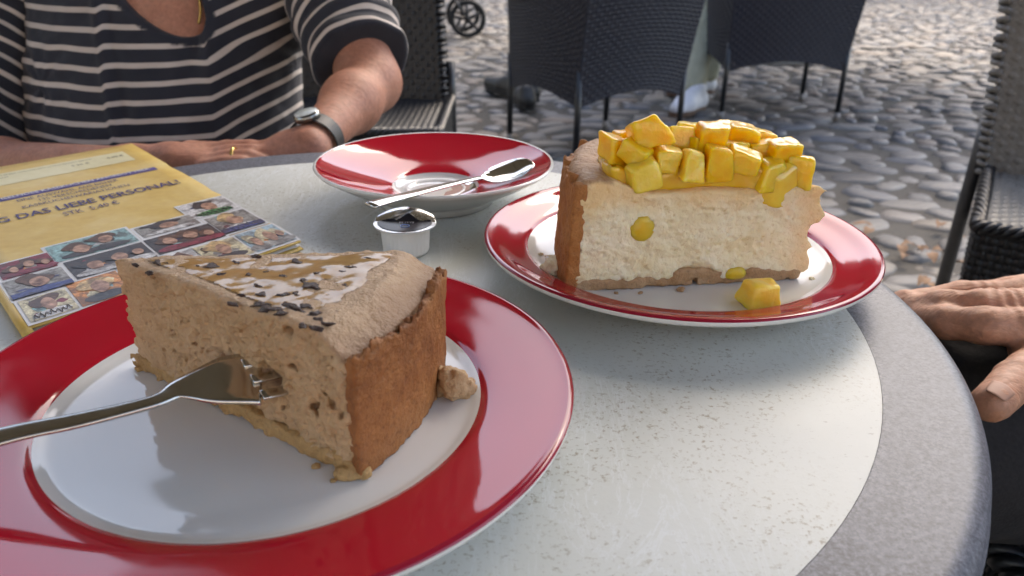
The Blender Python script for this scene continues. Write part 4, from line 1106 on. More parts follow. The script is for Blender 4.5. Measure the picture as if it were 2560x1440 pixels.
def side_chair(loc, rz, label, W_=.56, D_=.46, seat_z=.45, mat=M_WK, matb=M_WK, posts=M_TUBE, back_top=.92, bw=None, group='wicker cafe chairs', rows=30, apron=.125, seat_mat=None, taper=.06, recl=.09):
    """armless chair; local +y is the front"""
    bw = bw or W_
    t = empty('wicker_chair', loc, rz); tag(t, label, 'chair', group)
    def back(sg):
        def g(u, v):
            z = seat_z - .02 + v * (back_top - seat_z + .02)
            return np.stack([(u - .5) * bw * (1 + taper * v), -D_ / 2 + .015 + sg * .022 - recl * v - .03 * np.sin(np.pi * u), z], -1)
        return g
    f1, f2 = patch_fn(back(1), (0, 1, 0)), patch_fn(back(-1), (0, -1, 0))
    weave('back_weave', f1, 34, rows, .004, matb, t); weave('back_weave', f2, 34, rows, .004, matb, t); backing('back_light_block', patch_fn(back(0), (0, -1, 0)), matb, t, 14, .02)
    for sx in (0, 1):                               # strands wrapped round the upright edges of the back
        for k in range(rows):
            v0 = (k + .5) / rows; pc = back(0)(np.array([float(sx)]), np.array([v0]))[0]; s_ = -1 if sx == 0 else 1
            pts = [pc + np.array([s_ * (.016 * math.cos(a) - .004), .029 * math.sin(a), .006 * math.sin(a + (k % 2) * 1.0)]) for a in np.linspace(-1.7, 1.7, 7)]
            tube_obj('wrapped_strand', pts, .0066 * (back_top - seat_z) / rows / .0157, matb, t, 6)
    # seat box
    def front(u, v): return np.stack([(u - .5) * W_, np.full_like(u, D_ / 2) + .02 * np.sin(np.pi * u), seat_z - apron + v * apron], -1)
    def sidef(sg):
        return lambda u, v: np.stack([np.full_like(u, sg * W_ / 2), -D_ / 2 + u * D_, seat_z - apron + v * apron], -1)
    def seat(u, v): return np.stack([(u - .5) * W_ * .98, -D_ / 2 + v * (D_ + .02 * np.sin(np.pi * u)), seat_z - .006 - .012 * np.sin(np.pi * u) * np.sin(np.pi * v)], -1)
    ff = patch_fn(front, (0, 1, 0)); weave('front_weave', ff, 40, 9, .0038, mat, t); backing('front_light_block', ff, mat, t, 6)
    for sg in (-1, 1):
        g = patch_fn(sidef(sg), (sg, 0, 0)); weave('side_weave', g, 30, 9, .0038, mat, t); backing('side_light_block', g, mat, t, 6)
    g = patch_fn(seat, (0, 0, 1)); weave('seat_weave', g, 36, 30, .0034, seat_mat or mat, t); backing('seat_light_block', g, mat, t, 8)
    # braided edge round the seat
    ring = [Vector((-W_ / 2, -D_ / 2, seat_z))] + [Vector((-W_ / 2, y_, seat_z)) for y_ in np.linspace(-D_ / 3, D_ / 2 - .03, 5)] + [Vector(((u - .5) * W_ * (1 if 0 < u < 1 else .985), D_ / 2 + .02 * math.sin(math.pi * u), seat_z + .002)) for u in np.linspace(0, 1, 15)] + [Vector((W_ / 2, y_, seat_z)) for y_ in np.linspace(D_ / 2 - .03, -D_ / 2, 6)]
    path = spline(ring, 10)
    for ph in range(3):
        pts = []
        for i, p_ in enumerate(path):
            tg = (path[min(i + 1, len(path) - 1)] - path[max(i - 1, 0)]).normalized(); sd = tg.cross(Vector((0, 0, 1))); a = i * .55 + ph * 2.094
            pts.append(p_ + sd * (.0085 * math.cos(a)) + Vector((0, 0, .0075 * math.sin(a))))
        tube_obj('braid', pts, .0058, mat, t, 6)
    for sx in (-1, 1):
        fr = [Vector((sx * W_ / 2 * .93, D_ / 2 - .03, seat_z - .03)), Vector((sx * W_ / 2 * .95, D_ / 2 - .02, .0))]
        rr = [Vector((sx * (bw / 2 + .018), -D_ / 2 - .0, seat_z + .10)), Vector((sx * (bw / 2 + .018), -D_ / 2 + .01, seat_z)), Vector((sx * (bw / 2 + .024), -D_ / 2 + .0, .0))]
        tube_obj('leg', fr, .0135, posts, t, 10); tube_obj('leg', rr, .0145, posts, t, 10)
    return t
# the two tub chairs further off
a2 = math.radians(32); bdir = Vector((math.cos(a2), math.sin(a2), 0)); fdir2 = Vector((-math.sin(a2), math.cos(a2), 0))
c2_ = Vector((.257, 3.18, 0)) + bdir * .28 + fdir2 * .26
armchair(c2_, a2, 'black wicker armchair turned aside, with a pale trouser leg beside it', .56, .52)
armchair((1.395, 4.43, 0), math.radians(1.5), 'black wicker armchair with its back square on, arched lower edge', .615, .52)
# the chair facing us behind the striped shirt, and the grey-backed one by the table's right side
side_chair((-.485, 2.12, 0), math.radians(180), 'black wicker chair right behind the person in the striped shirt', .60, .46, .455, M_WK, M_WK, M_TUBEB, .95, .56, taper=-.10)
side_chair((1.148, 1.315, 0), math.radians(149), 'wicker chair with weathered grey back and black seat beside the grey tube leg', .56, .46, .455, M_WK, M_WKG, M_TUBE, .93, .575, rows=29, seat_mat=M_WKG, taper=.17, recl=.0)  # seat top's grey is weathering plus light from above put into the colour
side_chair((.63, .56, 0), math.radians(90), 'black wicker chair under the person with hand on the dark trousers', .50, .52, .50, M_WK, M_WK, M_TUBE, .95)

# ================================================================== a pushchair far behind, shoes
M_RUBBER = simple('black_rubber', (.012, .012, .013), .7, (.02, .02, .02), 80)
M_RIM = simple('grey_rim_plastic', (.03, .03, .034), .4)
M_FABRIC = simple('dark_fabric', (.02, .02, .026), .9, (.03, .03, .038), 200)
q = atz(1170, 95, 0); pc = empty('pushchair', (q.x, q.y, 0), .15); tag(pc, 'pushchair with a black spoked wheel standing on the cobbles', 'pushchair')
WR = .165
def wheel(x, y, r):
    w_ = empty('wheel', (x, y, r)); w_.parent = pc
    m_, k_ = 40, 10; V_, F_ = [], []
    for i in range(m_):
        a = 2 * math.pi * i / m_
        for j in range(k_):
            b = 2 * math.pi * j / k_; rr = r - .022 + .022 * math.cos(b); V_.append((rr * math.cos(a), .02 * math.sin(b), rr * math.sin(a)))
    for i in range(m_):
        for j in range(k_): F_.append((i * k_ + j, i * k_ + (j + 1) % k_, ((i + 1) % m_) * k_ + (j + 1) % k_, ((i + 1) % m_) * k_ + j))
    mesh_obj('tyre', V_, F_, M_RUBBER, w_)
    for i in range(5):
        a = 2 * math.pi * i / 5 + .45; tube_obj('spoke', [(.0, 0, 0), ((r - .035) * math.cos(a), 0, (r - .035) * math.sin(a))], [.018, .011], M_RIM, w_, 8)
    bm = bmesh.new(); tube(bm, [(0, -.03, 0), (0, .03, 0)], .03, 16); bm_obj('hub', bm, M_RIM, w_, True)
wheel(0, 0, WR); wheel(0, .48, WR); wheel(-.62, .05, WR * .8); wheel(-.62, .43, WR * .8)
for y_ in (-.04, .52):
    tube_obj('frame_tube', [(0, y_, WR), (-.18, y_, .42), (-.62, y_ * .9 + .03, .13)], .013, M_TUBE, pc); tube_obj('handle_tube', [(-.45, y_, .2), (-.1, y_, .62), (.28, y_, 1.02)], .013, M_TUBE, pc)
bm = bmesh.new(); box(bm, (-.45, .04, .42), (-.08, .44, .50), .03); bm_obj('seat', bm, M_FABRIC, pc)
bm = bmesh.new(); box(bm, (-.14, .04, .50), (-.04, .44, .95), .03); bm_obj('backrest', bm, M_FABRIC, pc)
tube_obj('push_bar', [(.28, -.04, 1.02), (.28, .52, 1.02)], .015, M_RUBBER, pc)

def shoe_field(heel, toe, w, hgt, lift=0.):
    h_, t_ = np.array(heel), np.array(toe); d_ = t_ - h_; L = np.linalg.norm(d_); d_ /= L
    lo = np.minimum(h_, t_) - .09; hi = np.maximum(h_, t_) + .09; hi[2] = max(hi[2], .2); lo[2] = -.01 + min(h_[2], t_[2])
    F = Field(lo, hi, .005); up = np.array([0, 0, 1.])
    F.cone(h_ + d_ * .035 + up * hgt * .5, h_ + d_ * .05 + up * hgt * 1.0, w * .46, w * .40, .02)
    F.cone(h_ + d_ * .04 + up * w * .42, h_ + d_ * (L * .62) + up * w * .40, w * .44, w * .50, .025)
    F.cone(h_ + d_ * (L * .62) + up * w * .40, t_ - d_ * w * .42 + up * w * .34, w * .50, w * .38, .02)
    F.cone(h_ + d_ * .06 + up * hgt * .95, h_ + d_ * (L * .55) + up * hgt * .62, w * .33, w * .36, .02)
    sl, P_ = F._blk(lo, hi); z0 = min(h_[2], t_[2]); F.F = np.maximum(F.F, (z0 + .0) - P_[..., 2]); return F
def shoe(name, heel, toe, w, hgt, mat, sole, parent):
    F = shoe_field(heel, toe, w, hgt); V, Q = F.mesh(); V = smooth_mesh(V, Q, 2); s_ = mesh_obj(name, V, Q, mat, parent)
    h_, t_ = Vector(heel), Vector(toe); d_ = (t_ - h_).normalized(); sd = d_.cross(Vector((0, 0, 1))); L = (t_ - h_).length
    bm = bmesh.new(); prof = [(0, .30), (.12, .46), (.35, .44), (.62, .52), (.82, .48), (.95, .30), (1.0, .1)]
    ring = [h_ + d_ * (L * a) + sd * (w * b) for a, b in prof] + [h_ + d_ * (L * a) - sd * (w * b) for a, b in prof[::-1]]
    lo_ = [bm.verts.new(p_ + Vector((0, 0, .001))) for p_ in ring]; hi_ = [bm.verts.new(p_ + Vector((0, 0, .026))) for p_ in ring]
    bm.faces.new(lo_[::-1]); bm.faces.new(hi_)
    for i in range(len(ring)): bm.faces.new((lo_[i], lo_[(i + 1) % len(ring)], hi_[(i + 1) % len(ring)], hi_[i]))
    bm_obj('sole', bm, sole, s_); return s_
M_SHOEB = simple('black_shoe', (.008, .008, .009), .5, (.014, .014, .015), 90)
M_SHOEW = simple('white_shoe', (.50, .52, .58), .55, (.58, .60, .65), 60, .2, .002)
M_SOLE = simple('brown_sole', (.10, .055, .035), .6); M_SOLEB = simple('black_sole', (.012, .012, .012), .6)
q = atz(1298, 272, .02)
for hl_, to_, hg_ in (((q.x + .09, q.y + .16, .02), (q.x - .20, q.y + .62, .02), .12), ((q.x + .05, q.y - .02, .02), (q.x - .0, q.y + .26, .02), .09)):
    tag(shoe('black_shoe', hl_, to_, .10, hg_, M_SHOEB, M_SOLEB, None), 'black shoe on the cobbles beyond the turned armchair', 'shoe', 'black shoes beyond the armchair')

# ================================================================== people
def mat_skin(name, lo, mid, hi, bs=.5):
    m, nt, p = new_mat(name)
    v = coords(nt); n1 = noise(nt, v, 22, 4, .55); n2 = noise(nt, v, 260, 4, .6); n3 = noise(nt, coords(nt, 'Object', (.45, 1.3, 1)), 95, 4, .6, .6)
    col = mix(nt, .42, ramp(nt, n1, [(.3, lo), (.5, mid), (.72, hi)]), ramp(nt, n2, [(.3, .3), (.7, .7)]), 'OVERLAY')
    b = bump(nt, n3, bs, .0026); b = bump(nt, n2, bs * .5, .0006, b)
    setp(nt, p, col=col, rough=.58, normal=b, sss=.14, sssr=(.010, .004, .002), ssss=1.0); return m
M_SKIN1 = mat_skin('tanned_skin', (.36, .15, .095), (.44, .195, .125), (.50, .25, .17), .4)
M_SKIN2 = mat_skin('weathered_skin', (.42, .20, .12), (.50, .26, .165), (.56, .32, .22), .7)
def A(v): return np.array([v.x, v.y, v.z])
def build(prims, lo, hi, h, it=1, disp=None):
    F = Field(lo, hi, h)
    for pr in prims:
        if pr[0] == 'c': F.cone(np.array(pr[1]), np.array(pr[2]), pr[3], pr[4], pr[5] if len(pr) > 5 else .012)
        elif pr[0] == 'e': F.ell(pr[1], pr[2], pr[3] if len(pr) > 3 else .02)
        elif pr[0] == 'x': F.ell(pr[1], pr[2], pr[3], None, True)
    if disp: F.disp(disp, .03)
    return F
def meshed(F, it=1):
    V, Q = F.mesh(); return smooth_mesh(V, Q, it), Q
def two_res(name, prims, clo, chi, ch, flo, fhi, fh, mat, parent, it=1, disp=None):
    """one body mesh: fine inside the fine box, coarse elsewhere"""
    V1, Q1 = meshed(build(prims, clo, chi, ch), it)
    V2, Q2 = meshed(build(prims, flo, fhi, fh, disp=disp), it)
    c = V1[Q1].mean(1); ins = np.all((c > np.array(flo) + 2.2 * ch) & (c < np.array(fhi) - 2.2 * ch), 1)
    return mesh_obj(name, np.concatenate([V1, V2]), np.concatenate([Q1[~ins], Q2 + len(V1)]), mat, parent)
def head_prims(c, f, s=1.0):
    """c: head centre; f: unit facing (xy)"""
    c = np.array(c); f = np.array([f[0], f[1], 0.]); sd = np.array([-f[1], f[0], 0.])
    return [('e', c, (.078 * s, .092 * s, .105 * s), .02), ('e', c + f * .045 * s - np.array([0, 0, .06 * s]), (.052 * s, .05 * s, .05 * s), .03), ('c', c + f * .088 * s, c + f * .108 * s - np.array([0, 0, .03 * s]), .010 * s, .014 * s, .012),
            ('c', c + f * .086 * s + sd * .02 - np.array([0, 0, .058 * s]), c + f * .086 * s - sd * .02 - np.array([0, 0, .058 * s]), .009 * s, .009 * s, .008), ('e', c + sd * .08 * s, (.014 * s, .022 * s, .032 * s), .008), ('e', c - sd * .08 * s, (.014 * s, .022 * s, .032 * s), .008)]
def finger(pts, r): return [('c', pts[i], pts[i + 1], r[i], r[i + 1], .004) for i in range(len(pts) - 1)]

# ---- person 1: striped shirt, arms folded at the table's far edge
p1 = empty('person', (-.39, .97, 0)); O1 = np.array([-.39, .97, 0.])
tag(p1, 'seated person in navy and white striped shirt leaning arms on the table edge', 'person')
shL, elL, wrL = A(aty(800, -105, 1.0)), A(aty(925, 205, .885)), A(aty(770, 374, .708))
shR, elR, wrR = A(aty(70, -110, 1.02)), A(aty(-170, 430, .86)), A(aty(330, 420, .700))
chest, belly = A(aty(402, 60, .985)), A(aty(398, 330, .955))
chest[1] = 1.0; belly[1] = .985
hc = A(aty(420, -400, .99)); neckb = A(aty(425, -60, 1.0))
torso = [('e', chest, (.144, .098, .13), .03), ('e', belly, (.156, .118, .15), .06), ('e', belly - np.array([0, -.01, .16]), (.155, .13, .13), .06), ('c', shL + np.array([-.02, 0, -.01]), shR + np.array([.02, 0, -.01]), .052, .052, .05), ('c', neckb - np.array([0, 0, .03]), neckb + np.array([0, -.005, .10]), .056, .05, .04)]
armL = [('c', shL, elL, .046, .032, .03), ('c', elL, elL + (wrL - elL) * .35, .0295, .0280, .02), ('c', elL + (wrL - elL) * .35, wrL, .0280, .0172, .02)]
armR = [('c', shR, elR, .048, .036, .03), ('c', elR, elR + (wrR - elR) * .4, .033, .031, .02), ('c', elR + (wrR - elR) * .4, wrR, .031, .0195, .02)]
# right hand lying over the left wrist, fingers to the right of the picture
def PX(px, py, y): return A(aty(px, py, y))
handR = [('c', wrR, PX(430, 410, .700), .020, .019, .012), ('c', PX(430, 402, .708), PX(505, 388, .710), .015, .0105, .010), ('c', PX(430, 410, .696), PX(510, 402, .696), .015, .0105, .010), ('c', PX(440, 416, .686), PX(510, 414, .684), .013, .010, .010)]
def fing(rows, y_, xs, r): return [('c', PX(xs[i], rows[i], y_), PX(xs[i + 1], rows[i + 1], y_), r[i], r[i + 1], .0015) for i in range(3)]
handR += fing((384, 372, 368, 380), .714, (500, 566, 626, 678), (.0085, .0082, .0074, .0062))
handR += fing((397, 383, 380, 391), .700, (502, 572, 630, 672), (.0084, .0082, .0074, .0060))
handR += fing((409, 395, 392, 402), .687, (506, 572, 622, 658), (.0080, .0078, .0070, .0058))
handR += fing((418, 408, 406, 412), .675, (508, 562, 602, 632), (.0072, .0070, .0062, .0052))
handR += [('c', PX(430, 396, .716), PX(478, 376, .720), .0105, .0092, .004), ('c', PX(478, 376, .720), PX(545, 371, .724), .0092, .0070, .003)]
handL = [('c', wrL, PX(725, 385, .715), .0190, .019, .012), ('c', PX(725, 385, .715), PX(660, 412, .722), .019, .015, .012), ('c', PX(660, 412, .722), PX(580, 425, .725), .014, .009, .008)]
legs = []
for sx in (-.085, .085):
    hp = belly + np.array([sx, .0, -.25]); kn = hp + np.array([sx * .6, -.36, .03]); an = kn + np.array([0, .06, -.30]); an[2] = .09; hp[2] = max(hp[2], .42); kn[2] = .47
    legs += [('c', hp, kn, .08, .06, .05), ('c', kn, an, .055, .038, .03), ('c', an - np.array([0, 0, .05]), an + np.array([0, -.14, -.055]), .034, .028, .02)]
prims1 = torso + armL + armR + handR + handL + legs + head_prims(hc, (0, -1), .95)
body = two_res('body', [(p_[0], p_[1] - O1, *( (p_[2] - O1,) if p_[0] == 'c' else (p_[2],)), *p_[3:]) for p_ in prims1], np.array([-.95, .36, -.0]) - O1, np.array([.02, 1.25, 1.32]) - O1, .008, np.array([-.62, .655, .68]) - O1, np.array([-.09, .93, .90]) - O1, .0026, M_SKIN1, p1)
# shirt
def mat_shirt():
    m, nt, p = new_mat('striped_jersey')
    v = coords(nt)
    st = N(nt, 'ShaderNodeAttribute', attribute_name='stripe').outputs['Fac']; tr_ = N(nt, 'ShaderNodeAttribute', attribute_name='trim').outputs['Fac']
    fr = math_(nt, 'FRACT', st)
    f = ramp(nt, fr, [(.0, 0), (.66, 0), (.69, 1), (.95, 1), (.98, 0)])
    f = math_(nt, 'MULTIPLY', f, math_(nt, 'SUBTRACT', 1.0, tr_))
    n = noise(nt, v, 900, 2); n2 = noise(nt, v, 30, 3)
    navy = ramp(nt, n2, [(.3, (.014, .016, .026)), (.7, (.022, .024, .036))]); wht = ramp(nt, n2, [(.3, (.54, .47, .42)), (.7, (.62, .55, .50))])
    setp(nt, p, col=mix(nt, f, navy, wht), rough=.85, normal=bump(nt, n, .4, .0008), sheen=.15); return m
M_SHIRT = mat_shirt(); PITCH_S = .0192
opc = PX(352, -40, .88); opr = np.array([.042, .20, .056])
lean = .6
def opening(P_):
    q_ = P_ - opc; q_ = np.stack([q_[..., 0] - lean * q_[..., 2] * -1, q_[..., 1], q_[..., 2]], -1); return ellip(q_, (0, 0, 0), opr)
foldx1, foldx2 = PX(511, 160, .88)[0], PX(262, 120, .88)[0]
def folds(P_):
    x, y, z = P_[..., 0], P_[..., 1], P_[..., 2]
    f = .0045 * fbm(P_ * np.array([1, 1, .55]), 13, 3, 301) + .0016 * fbm(P_, 60, 2, 305)
    lx = x - foldx1 - .05 * (z - .79); f = f - .006 * np.exp(-(lx / .010) ** 2) * ss(z, .735, .79) + .005 * np.exp(-((lx + .016) / .010) ** 2) * ss(z, .735, .79)
    lx2 = x - foldx2 + .10 * (z - .78); f = f - .004 * np.exp(-(lx2 / .007) ** 2) + .003 * np.exp(-((lx2 - .012) / .008) ** 2)
    # wrinkles running down from the armpits
    for ap, sgn in ((PX(738, 170, .93), 1), (PX(165, 190, .93), -1)):
        d_ = P_ - ap; r_ = np.linalg.norm(d_, axis=-1); an_ = np.arctan2(d_[..., 2], d_[..., 0] * sgn); f = f + .0035 * np.sin(9 * an_) * np.exp(-(r_ / .05) ** 2)
    return f - .0105
Fs_ = build(torso, (-.66, .78, .50), (-.12, 1.13, .95), .0032); Fs_.disp(folds, .03)
sl, P_ = Fs_._blk(Fs_.lo, Fs_.lo + Fs_.h * (Fs_.n - 1)); opn = opening(P_); Fs_.F = np.maximum(Fs_.F, -opn.astype(np.float32)); del P_
V, Q = meshed(Fs_, 1); V, Q = biggest(V, Q)
x, z = V[:, 0], V[:, 2]
rise = 1.5 * np.clip(x - foldx1, 0, .2); drop = np.clip(x - PX(560, 300, .88)[0], 0, .3)
stv = (z - .30 * rise - .006 * ss(x, foldx1 - .0015, foldx1 + .0015) * ss(z, .765, .79) + .003 * fbm(V * np.array([1, 1, .4]), 16, 2, 311) - .004 * ss(x, foldx2 - .004, foldx2 + .004)) / PITCH_S
trim = 1 - ss(np.abs(opening(V)), .0085, .0095)
shirt = mesh_obj('shirt', V - O1, Q, M_SHIRT, p1, True, {'stripe': stv, 'trim': trim})
def sleeve(name, sh, el, frac, r1, r2, seed, phase, tilt=(0, 0, 0)):
    d_ = el - sh; L = np.linalg.norm(d_); d_ = d_ / L; end_ = sh + d_ * L * frac
    st_ = sh - d_ * .03
    nrm_ = d_ + np.array(tilt); nrm_ /= np.linalg.norm(nrm_)
    def wr(P_):
        t_ = (P_ - sh) @ d_; return .0035 * fbm(P_, 22, 3, seed) + .0022 * np.sin(t_ * 190 + 5 * vnoise(P_, 18, seed + 3)) * ss(t_, .02, .07)
    F = build([('c', st_, end_ + d_ * .03, r1, r2, .01)], np.minimum(st_, end_) - .10, np.maximum(st_, end_) + .10, .003)
    F.disp(wr, .025); s_, P_ = F._blk(F.lo, F.lo + F.h * (F.n - 1)); F.F = np.maximum(F.F, ((P_ - end_) @ nrm_).astype(np.float32))
    V_, Q_ = meshed(F, 1); t_ = (V_ - sh) @ nrm_
    return mesh_obj(name, V_ - O1, Q_, M_SHIRT, shirt, True, {'stripe': t_ / PITCH_S * 1.12 + phase + .10 * fbm(V_, 26, 2, seed + 7), 'trim': np.zeros(len(V_))})
sleeve('sleeve', shL, elL, .86, .060, .054, 331, .2, (.0, .0, .2)); sleeve('sleeve', shR, elR, .90, .074, .068, 341, .5)
# trousers of person 1 hidden under the table are dark
Fl = build([(p_[0], p_[1], p_[2], p_[3] + .012, p_[4] + .012, p_[5]) for p_ in legs if p_[3] > .05] + [('e', belly - np.array([0, -.01, .17]), (.18, .14, .12), .05)], (-.72, .45, .08), (-.08, 1.2, .66), .010)
V, Q = meshed(Fl, 1); mesh_obj('trousers', V - O1, Q, M_FABRIC, p1)
M_HAIR = simple('grey_hair', (.12, .11, .10), .6, (.2, .19, .18), 120, .6, .004)
Fh = build([('e', hc + np.array([0, .018, .028]), (.084, .092, .09), .02)], hc - .14, hc + .14, .006, disp=lambda P_: fbm(P_, 40, 2, 401) * .006); V, Q = meshed(Fh, 1); mesh_obj('hair', V - O1, Q, M_HAIR, p1)
for sx in (-1, 1):
    bm = bmesh.new(); bmesh.ops.create_icosphere(bm, subdivisions=2, radius=.011); e_ = bm_obj('eye', bm, simple('eye', (.5, .5, .48), .2), p1, True); e_.location = Vector(hc - O1 + np.array([sx * .03, -.080, .006]))
# watch, ring, necklace
M_GOLD = mat_steel('gold', .2, (.72, .48, .16)); M_STRAP = simple('black_strap', (.012, .012, .014), .5, (.02, .02, .022), 90)
M_DIAL = simple('pale_dial', (.55, .62, .62), .12, (.66, .72, .72), 200); M_CASE = mat_steel('watch_case', .22, (.30, .30, .28))
wax = (elL - wrL); wax /= np.linalg.norm(wax); wc = wrL + wax * .020; wr_ = .0232
upv = np.array([-.25, -.35, .9]); upv = upv - wax * (upv @ wax); upv /= np.linalg.norm(upv); sdv = np.cross(wax, upv)
watch = empty('wristwatch', wc); tag(watch, 'wristwatch with pale round dial and black strap on the folded arm', 'watch')
V_, F_ = [], []; m_ = 48
for i in range(m_):
    a = 2 * math.pi * i / m_
    for (ro, ax_) in ((0, -.0085), (.0016, -.0085), (.0016, .0085), (0, .0085)):
        V_.append((upv * math.cos(a) + sdv * math.sin(a)) * (wr_ + ro) + wax * ax_)
for i in range(m_):
    for j in range(4): F_.append((i * 4 + j, i * 4 + (j + 1) % 4, ((i + 1) % m_) * 4 + (j + 1) % 4, ((i + 1) % m_) * 4 + j))
mesh_obj('strap', V_, F_, M_STRAP, watch, False)
def disc(name, r, z0, z1, mat, bev=.0008):
    o_ = lathe(name, [(0, z0), (r, z0), (r, z1 - bev), (r - bev, z1), (0, z1)], mat, watch, 40)
    R_ = Matrix((Vector(wax), Vector(np.cross(upv, wax)), Vector(upv))).transposed(); o_.matrix_local = Matrix.Translation(Vector(upv * wr_)) @ R_.to_4x4(); return o_
disc('case', .0126, -.001, .0055, M_CASE, .002); disc('dial', .0108, .0053, .0058, M_DIAL, .0002)
rc = PX(588, 394, .687); ring_o = empty('ring', rc); tag(ring_o, 'thin gold ring on a finger of the folded hand', 'ring')
rd = PX(622, 392, .687) - PX(572, 395, .687); rd /= np.linalg.norm(rd); ra = np.cross(rd, [0, 0, 1.]); ra /= np.linalg.norm(ra); rb = np.cross(rd, ra)
bm = bmesh.new(); tube(bm, [(ra * math.cos(a) + rb * math.sin(a)) * .0086 for a in np.linspace(0, 2 * math.pi, 25)], .0015, 8); bm_obj('band', bm, M_GOLD, ring_o, True)
neck_o = empty('necklace', PX(500, 40, .90)); tag(neck_o, 'fine gold chain at the neckline of the striped shirt', 'necklace'); NB = PX(500, 40, .90)
Fb = [(p_[0], p_[1], p_[2], *p_[3:]) for p_ in torso]
def surf_y(px, py):
    """march along the pixel ray until it meets the torso"""
    d_ = A(ray(px, py)); o_ = np.array(CAM)
    for t_ in np.arange(.75, 1.1, .002):
        P_ = (o_ + d_ * t_)[None]
        dm = min(rcone(P_, p_[1], p_[2], p_[3], p_[4])[0] if p_[0] == 'c' else ellip(P_, p_[1], p_[2])[0] for p_ in torso)
        if dm < .004: return P_[0]
    return o_ + d_ * .9
cp_ = [Vector(surf_y(*q_) - NB) + Vector((0, -.004, 0)) for q_ in ((496, -25), (501, -5), (504, 15), (504, 35), (500, 56))]
pp = spline(cp_, 8)
for i in range(0, len(pp)):
    bm = bmesh.new(); bmesh.ops.create_icosphere(bm, subdivisions=1, radius=.0016); l_ = bm_obj('link', bm, M_GOLD, neck_o, True); l_.location = pp[i]

# ---- person 2: hand on the thigh at the table's right side
p2 = empty('person', (.72, .5, 0)); O2 = np.array([.72, .5, 0.])
tag(p2, 'seated person in dark trousers resting a hand on the thigh beside the table', 'person')
def Z(px, py, z): return A(atz(px, py, z))
kn_i, kn_m = Z(2535, 800, .688), Z(2520, 750, .692)
handp = []
handp += finger([np.array([.342, .425, .690]), Z(2470, 815, .689), Z(2370, 805, .684), Z(2270, 790, .672)], (.0125, .0112, .0104, .0085))
handp += finger([np.array([.345, .450, .694]), Z(2455, 765, .692), Z(2360, 765, .686), Z(2250, 770, .674)], (.0122, .0108, .0100, .0082))
handp += finger([np.array([.350, .474, .690]), np.array([.305, .484, .684]), np.array([.270, .487, .676]), np.array([.235, .485, .664])], (.0116, .0102, .0092, .0078))
handp += finger([np.array([.356, .496, .682]), np.array([.318, .508, .674]), np.array([.290, .512, .666]), np.array([.262, .510, .656])], (.0105, .0092, .0084, .0072))
handp += [('c', np.array([.342, .428, .688]), np.array([.425, .455, .690]), .0135, .019, .014), ('c', np.array([.345, .452, .690]), np.array([.425, .462, .693]), .0135, .019, .014), ('c', np.array([.350, .474, .686]), np.array([.428, .470, .690]), .0125, .019, .014), ('c', np.array([.356, .494, .680]), np.array([.43, .478, .686]), .0115, .018, .014)]
thb = [np.array([.395, .432, .678]), Z(2600, 905, .676), Z(2540, 950, .678), Z(2478, 1008, .680)]
handp += [('c', thb[0], thb[1], .016, .0125, .012)] + finger(thb[1:], (.0125, .0116, .0104))
handp += [('c', Z(2560, 880, .672), np.array([.352, .425, .680]), .0075, .011, .012)]          # web between thumb and palm
handp += [('e', kn_i, (.012, .010, .0075), .008), ('e', np.array([.345, .44, .7005]), (.010, .016, .004), .006)]
wr2 = np.array([.455, .468, .690]); el2 = np.array([.66, .56, .74]); sh2 = np.array([.76, .66, 1.02])
arm2 = [('c', np.array([.42, .46, .690]), wr2, .021, .024, .014), ('c', wr2, el2, .025, .040, .02), ('c', el2, sh2, .042, .05, .03)]
tors2 = [('e', (.78, .50, .88), (.11, .17, .22), .05), ('e', (.78, .5, .66), (.12, .17, .16), .05), ('c', (.77, .5, 1.06), (.76, .5, 1.16), .056, .05, .03), ('c', (.76, .34, 1.02), (.6, .36, .76), .05, .04, .03), ('c', (.6, .36, .76), (.48, .56, .66), .04, .025, .02)]
prims2 = handp + arm2 + tors2 + head_prims((.74, .5, 1.28), (-1, 0), .95)
sh_ = lambda L_, O_: [(p_[0], np.array(p_[1]) - O_, (np.array(p_[2]) - O_) if p_[0] == 'c' else p_[2], *p_[3:]) for p_ in L_]
def wrinkle(P_):
    W_ = P_ + O2
    f = .0006 * fbm(W_, 120, 3, 501) + .0009 * np.sin(W_[:, 0] * 900 + 4 * vnoise(W_, 60, 503)) * np.exp(-((W_[:, 0] - .312) / .014) ** 2) * ss(W_[:, 2], .69, .70)
    tn = np.array(thb[2]); f = f + .0007 * np.sin((W_ - tn) @ np.array([900., 700., 0])) * np.exp(-(np.linalg.norm(W_ - tn, axis=1) / .010) ** 2)
    return f
two_res('body', sh_(prims2, O2), np.array([.2, .25, .50]) - O2, np.array([1.0, .8, 1.48]) - O2, .009, np.array([.20, .32, .62]) - O2, np.array([.47, .56, .76]) - O2, .0015, M_SKIN2, p2, 1, wrinkle)
# thumb nail
na = (thb[3] - thb[2]); na /= np.linalg.norm(na); nu = np.array([-.15, -.42, .90]); nu = nu - na * (nu @ na); nu /= np.linalg.norm(nu); nsd = np.cross(na, nu)
V_, F_ = [], []
for i in range(9):
    for j in range(9):
        a = (i / 8 - .5) * 2; b = j / 8; wdt = .0060 * (1 if b < .75 else math.sqrt(max(.05, 1 - ((b - .75) / .27) ** 2)))
        ang = a * wdt / .0098
        V_.append(thb[3] + na * (-.0065 + .0145 * b) + (nu * math.cos(ang) + nsd * math.sin(ang)) * (.0107 - .0022 * max(0, b - .4)) - O2)
for i in range(8):
    for j in range(8): F_.append((i * 9 + j, (i + 1) * 9 + j, (i + 1) * 9 + j + 1, i * 9 + j + 1))
nl = mesh_obj('thumb_nail', V_, F_, simple('nail', (.42, .23, .16), .6, (.47, .27, .195), 60), p2); md = nl.modifiers.new('thickness', 'SOLIDIFY'); md.thickness = .0006
